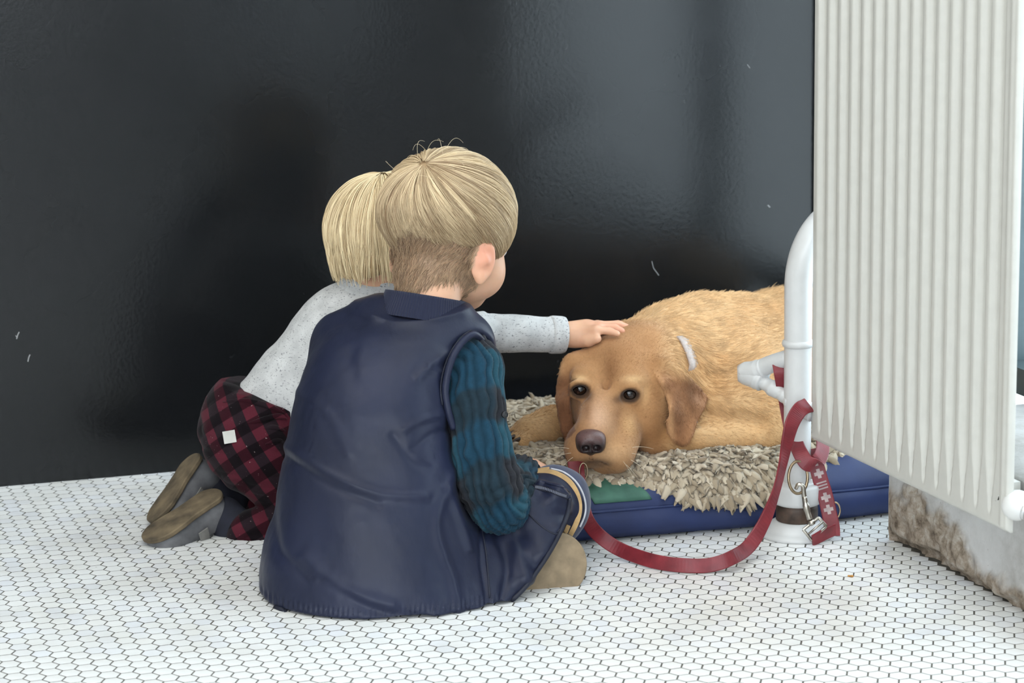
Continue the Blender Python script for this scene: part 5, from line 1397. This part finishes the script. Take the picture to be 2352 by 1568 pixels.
# crumbs on the tiles
def crumb(px, py, r_, col, nm, lab):
    c = G(px, py, r_ * .5); q = Solid(c - .008, c + .008, .0006)
    for _ in range(4): q.ell(c + rng.normal(0, r_ * .4, 3) * (1, 1, .2), r_ * rng.uniform(.5, .8) * np.array([1.2, 1, .6]), None, .0008)
    V, F = q.surface(1); mesh_obj(nm, V, F, simple(nm + '_stuff', col, .8, .2, 200), label=lab, cat='crumb')
crumb(1955, 1322, .0032, (170, 120, 56), 'crumb', 'tiny orange-brown crumb lying on the white tiles')
crumb(1888, 1361, .0016, (26, 26, 28), 'crumb', 'tiny black crumb lying on a white tile')
# ------------------------------------------------------------------ the dog's coat
def fur():
    V, F, N, C = DV, DF, DN, DC
    px, py, z = pxl(V)
    tri_c = V[F].mean(1); nrm = N[F].mean(1); view = (ORG - tri_c); view /= np.linalg.norm(view, axis=1)[:, None]
    area = np.linalg.norm(np.cross(V[F[:, 2]] - V[F[:, 0]], V[F[:, 3]] - V[F[:, 1]]), axis=1)
    w = area * np.where((nrm * view).sum(1) > -.35, 1.0, .15) * (tri_c[:, 2] > .09)
    hd = DHEAD[F].mean(1); er = DEAR[F].mean(1)
    w = w * (1 + 1.6 * np.maximum(hd, er)); w[tri_c[:, 0] > .56] *= .3
    n = 110000
    f = rng.choice(len(F), n, p=w / w.sum()); a, b = rng.random(n), rng.random(n)
    Q = F[f]; P = (V[Q[:, 0]] * ((1 - a) * (1 - b))[:, None] + V[Q[:, 1]] * (a * (1 - b))[:, None] + V[Q[:, 2]] * (a * b)[:, None] + V[Q[:, 3]] * ((1 - a) * b)[:, None])
    Nn = nrm[f] / (np.linalg.norm(nrm[f], axis=1)[:, None] + 1e-9); H = hd[f]; E_ = er[f]
    nose = A(1357, 1000, 3.49)
    eyes = np.array([A(1331, 894, 3.555), A(1446, 904, 3.556)])
    flow_b = np.array([.80, .42, -.30]) + .55 * np.stack([vnoise(P, 9, 1), vnoise(P, 9, 2), vnoise(P, 9, 3)], 1)
    flow_h = P - nose; flow_h /= np.linalg.norm(flow_h, axis=1)[:, None]
    flow_e = np.array([.15, 0, -1.0])
    rf_ = np.exp(-(((pxl(P)[0] - 1590) / 70) ** 2 + ((pxl(P)[1] - 850) / 100) ** 2))[:, None]; flow_b = flow_b * (1 - .7 * rf_) + np.array([.35, -.1, -.95]) * .7 * rf_
    fl = flow_b * (1 - H)[:, None] + flow_h * H[:, None]; fl = fl * (1 - E_)[:, None] + flow_e * E_[:, None]
    g = fl - Nn * (fl * Nn).sum(1)[:, None]; g /= np.linalg.norm(g, axis=1)[:, None] + 1e-9
    g += rng.normal(0, .16, g.shape)
    leg = sstep(.19, .13, P[:, 2]) * (1 - H)
    ln = (.012 * (1 - H) + .0034 * H) * (1 - .55 * leg); ln = ln * (1 - E_) + .0045 * E_
    nx, ny, _ = pxl(P); ruff = np.exp(-(((nx - 1590) / 70) ** 2 + ((ny - 850) / 90) ** 2)) * (P[:, 1] > 3.63); ln = ln * (1 + .45 * ruff) * rng.uniform(.7, 1.25, n)
    de = np.min(np.linalg.norm(P[:, None] - eyes[None], axis=2), 1); dn = np.linalg.norm(P - A(1357, 1014, 3.485), axis=1)
    keep = (de > .0165) & (dn > .024)
    ln = ln * np.where(de < .03, .5, 1) * np.where(dn < .045, .6, 1)
    lift = (.26 * (1 - H) + .20 * H) * (1 - .4 * E_)
    ts = np.linspace(0, 1, 5)
    paths = np.stack([P - Nn * .0005 + g * (ln * t)[:, None] + Nn * (ln * lift * (t - .55 * t * t))[:, None] + (g[:, [1, 2, 0]] * 0) for t in ts], 1)
    col = C[Q].mean(1) * (1 + (rng.uniform(-.2, .25, n)) * (1 - .55 * H))[:, None]
    cl = vnoise(P, 60, 7); cl2 = vnoise(P * (1, 1, .4), 45, 9); col *= (1 + (.14 + .18 * ruff) * cl + .30 * ruff * (cl2 - .35))[:, None]  # ruff clumps darkened: their shading is painted into the fur colour
    rad = np.outer(np.where(H > .5, .00024, .00030), np.array([1, 1, .85, .6, .22]))
    k = NT('dog_fur'); at = k.n('ShaderNodeAttribute', attribute_name='col'); m = k.set(at.outputs['Color'], .55, .25)
    strands('fur', paths[keep], rad[keep], np.clip(col[keep], 0, 1), m, DOG)
    # whiskers
    ws = []
    for px_, py_, y_, dx, dz in ((1445, 1040, 3.497, .035, -.006), (1440, 1052, 3.495, .030, -.016), (1430, 1060, 3.492, .024, -.022), (1448, 1028, 3.503, .034, .004), (1312, 1040, 3.490, -.030, -.004), (1308, 1030, 3.494, -.034, .006), (1316, 1050, 3.488, -.022, -.016), (1420, 1046, 3.487, .02, -.024)):
        p0 = A(px_, py_, y_); ws.append([p0 + np.array([dx * t, -.012 * t + .01 * t * t, dz * t + .006 * t - .012 * t * t]) for t in np.linspace(0, 1, 6)])
    strands('whiskers', np.array(ws), np.tile(np.linspace(.00026, .0001, 6), (len(ws), 1)), np.tile(lin((236, 222, 196)), (len(ws), 1)), m, DOG)
fur()
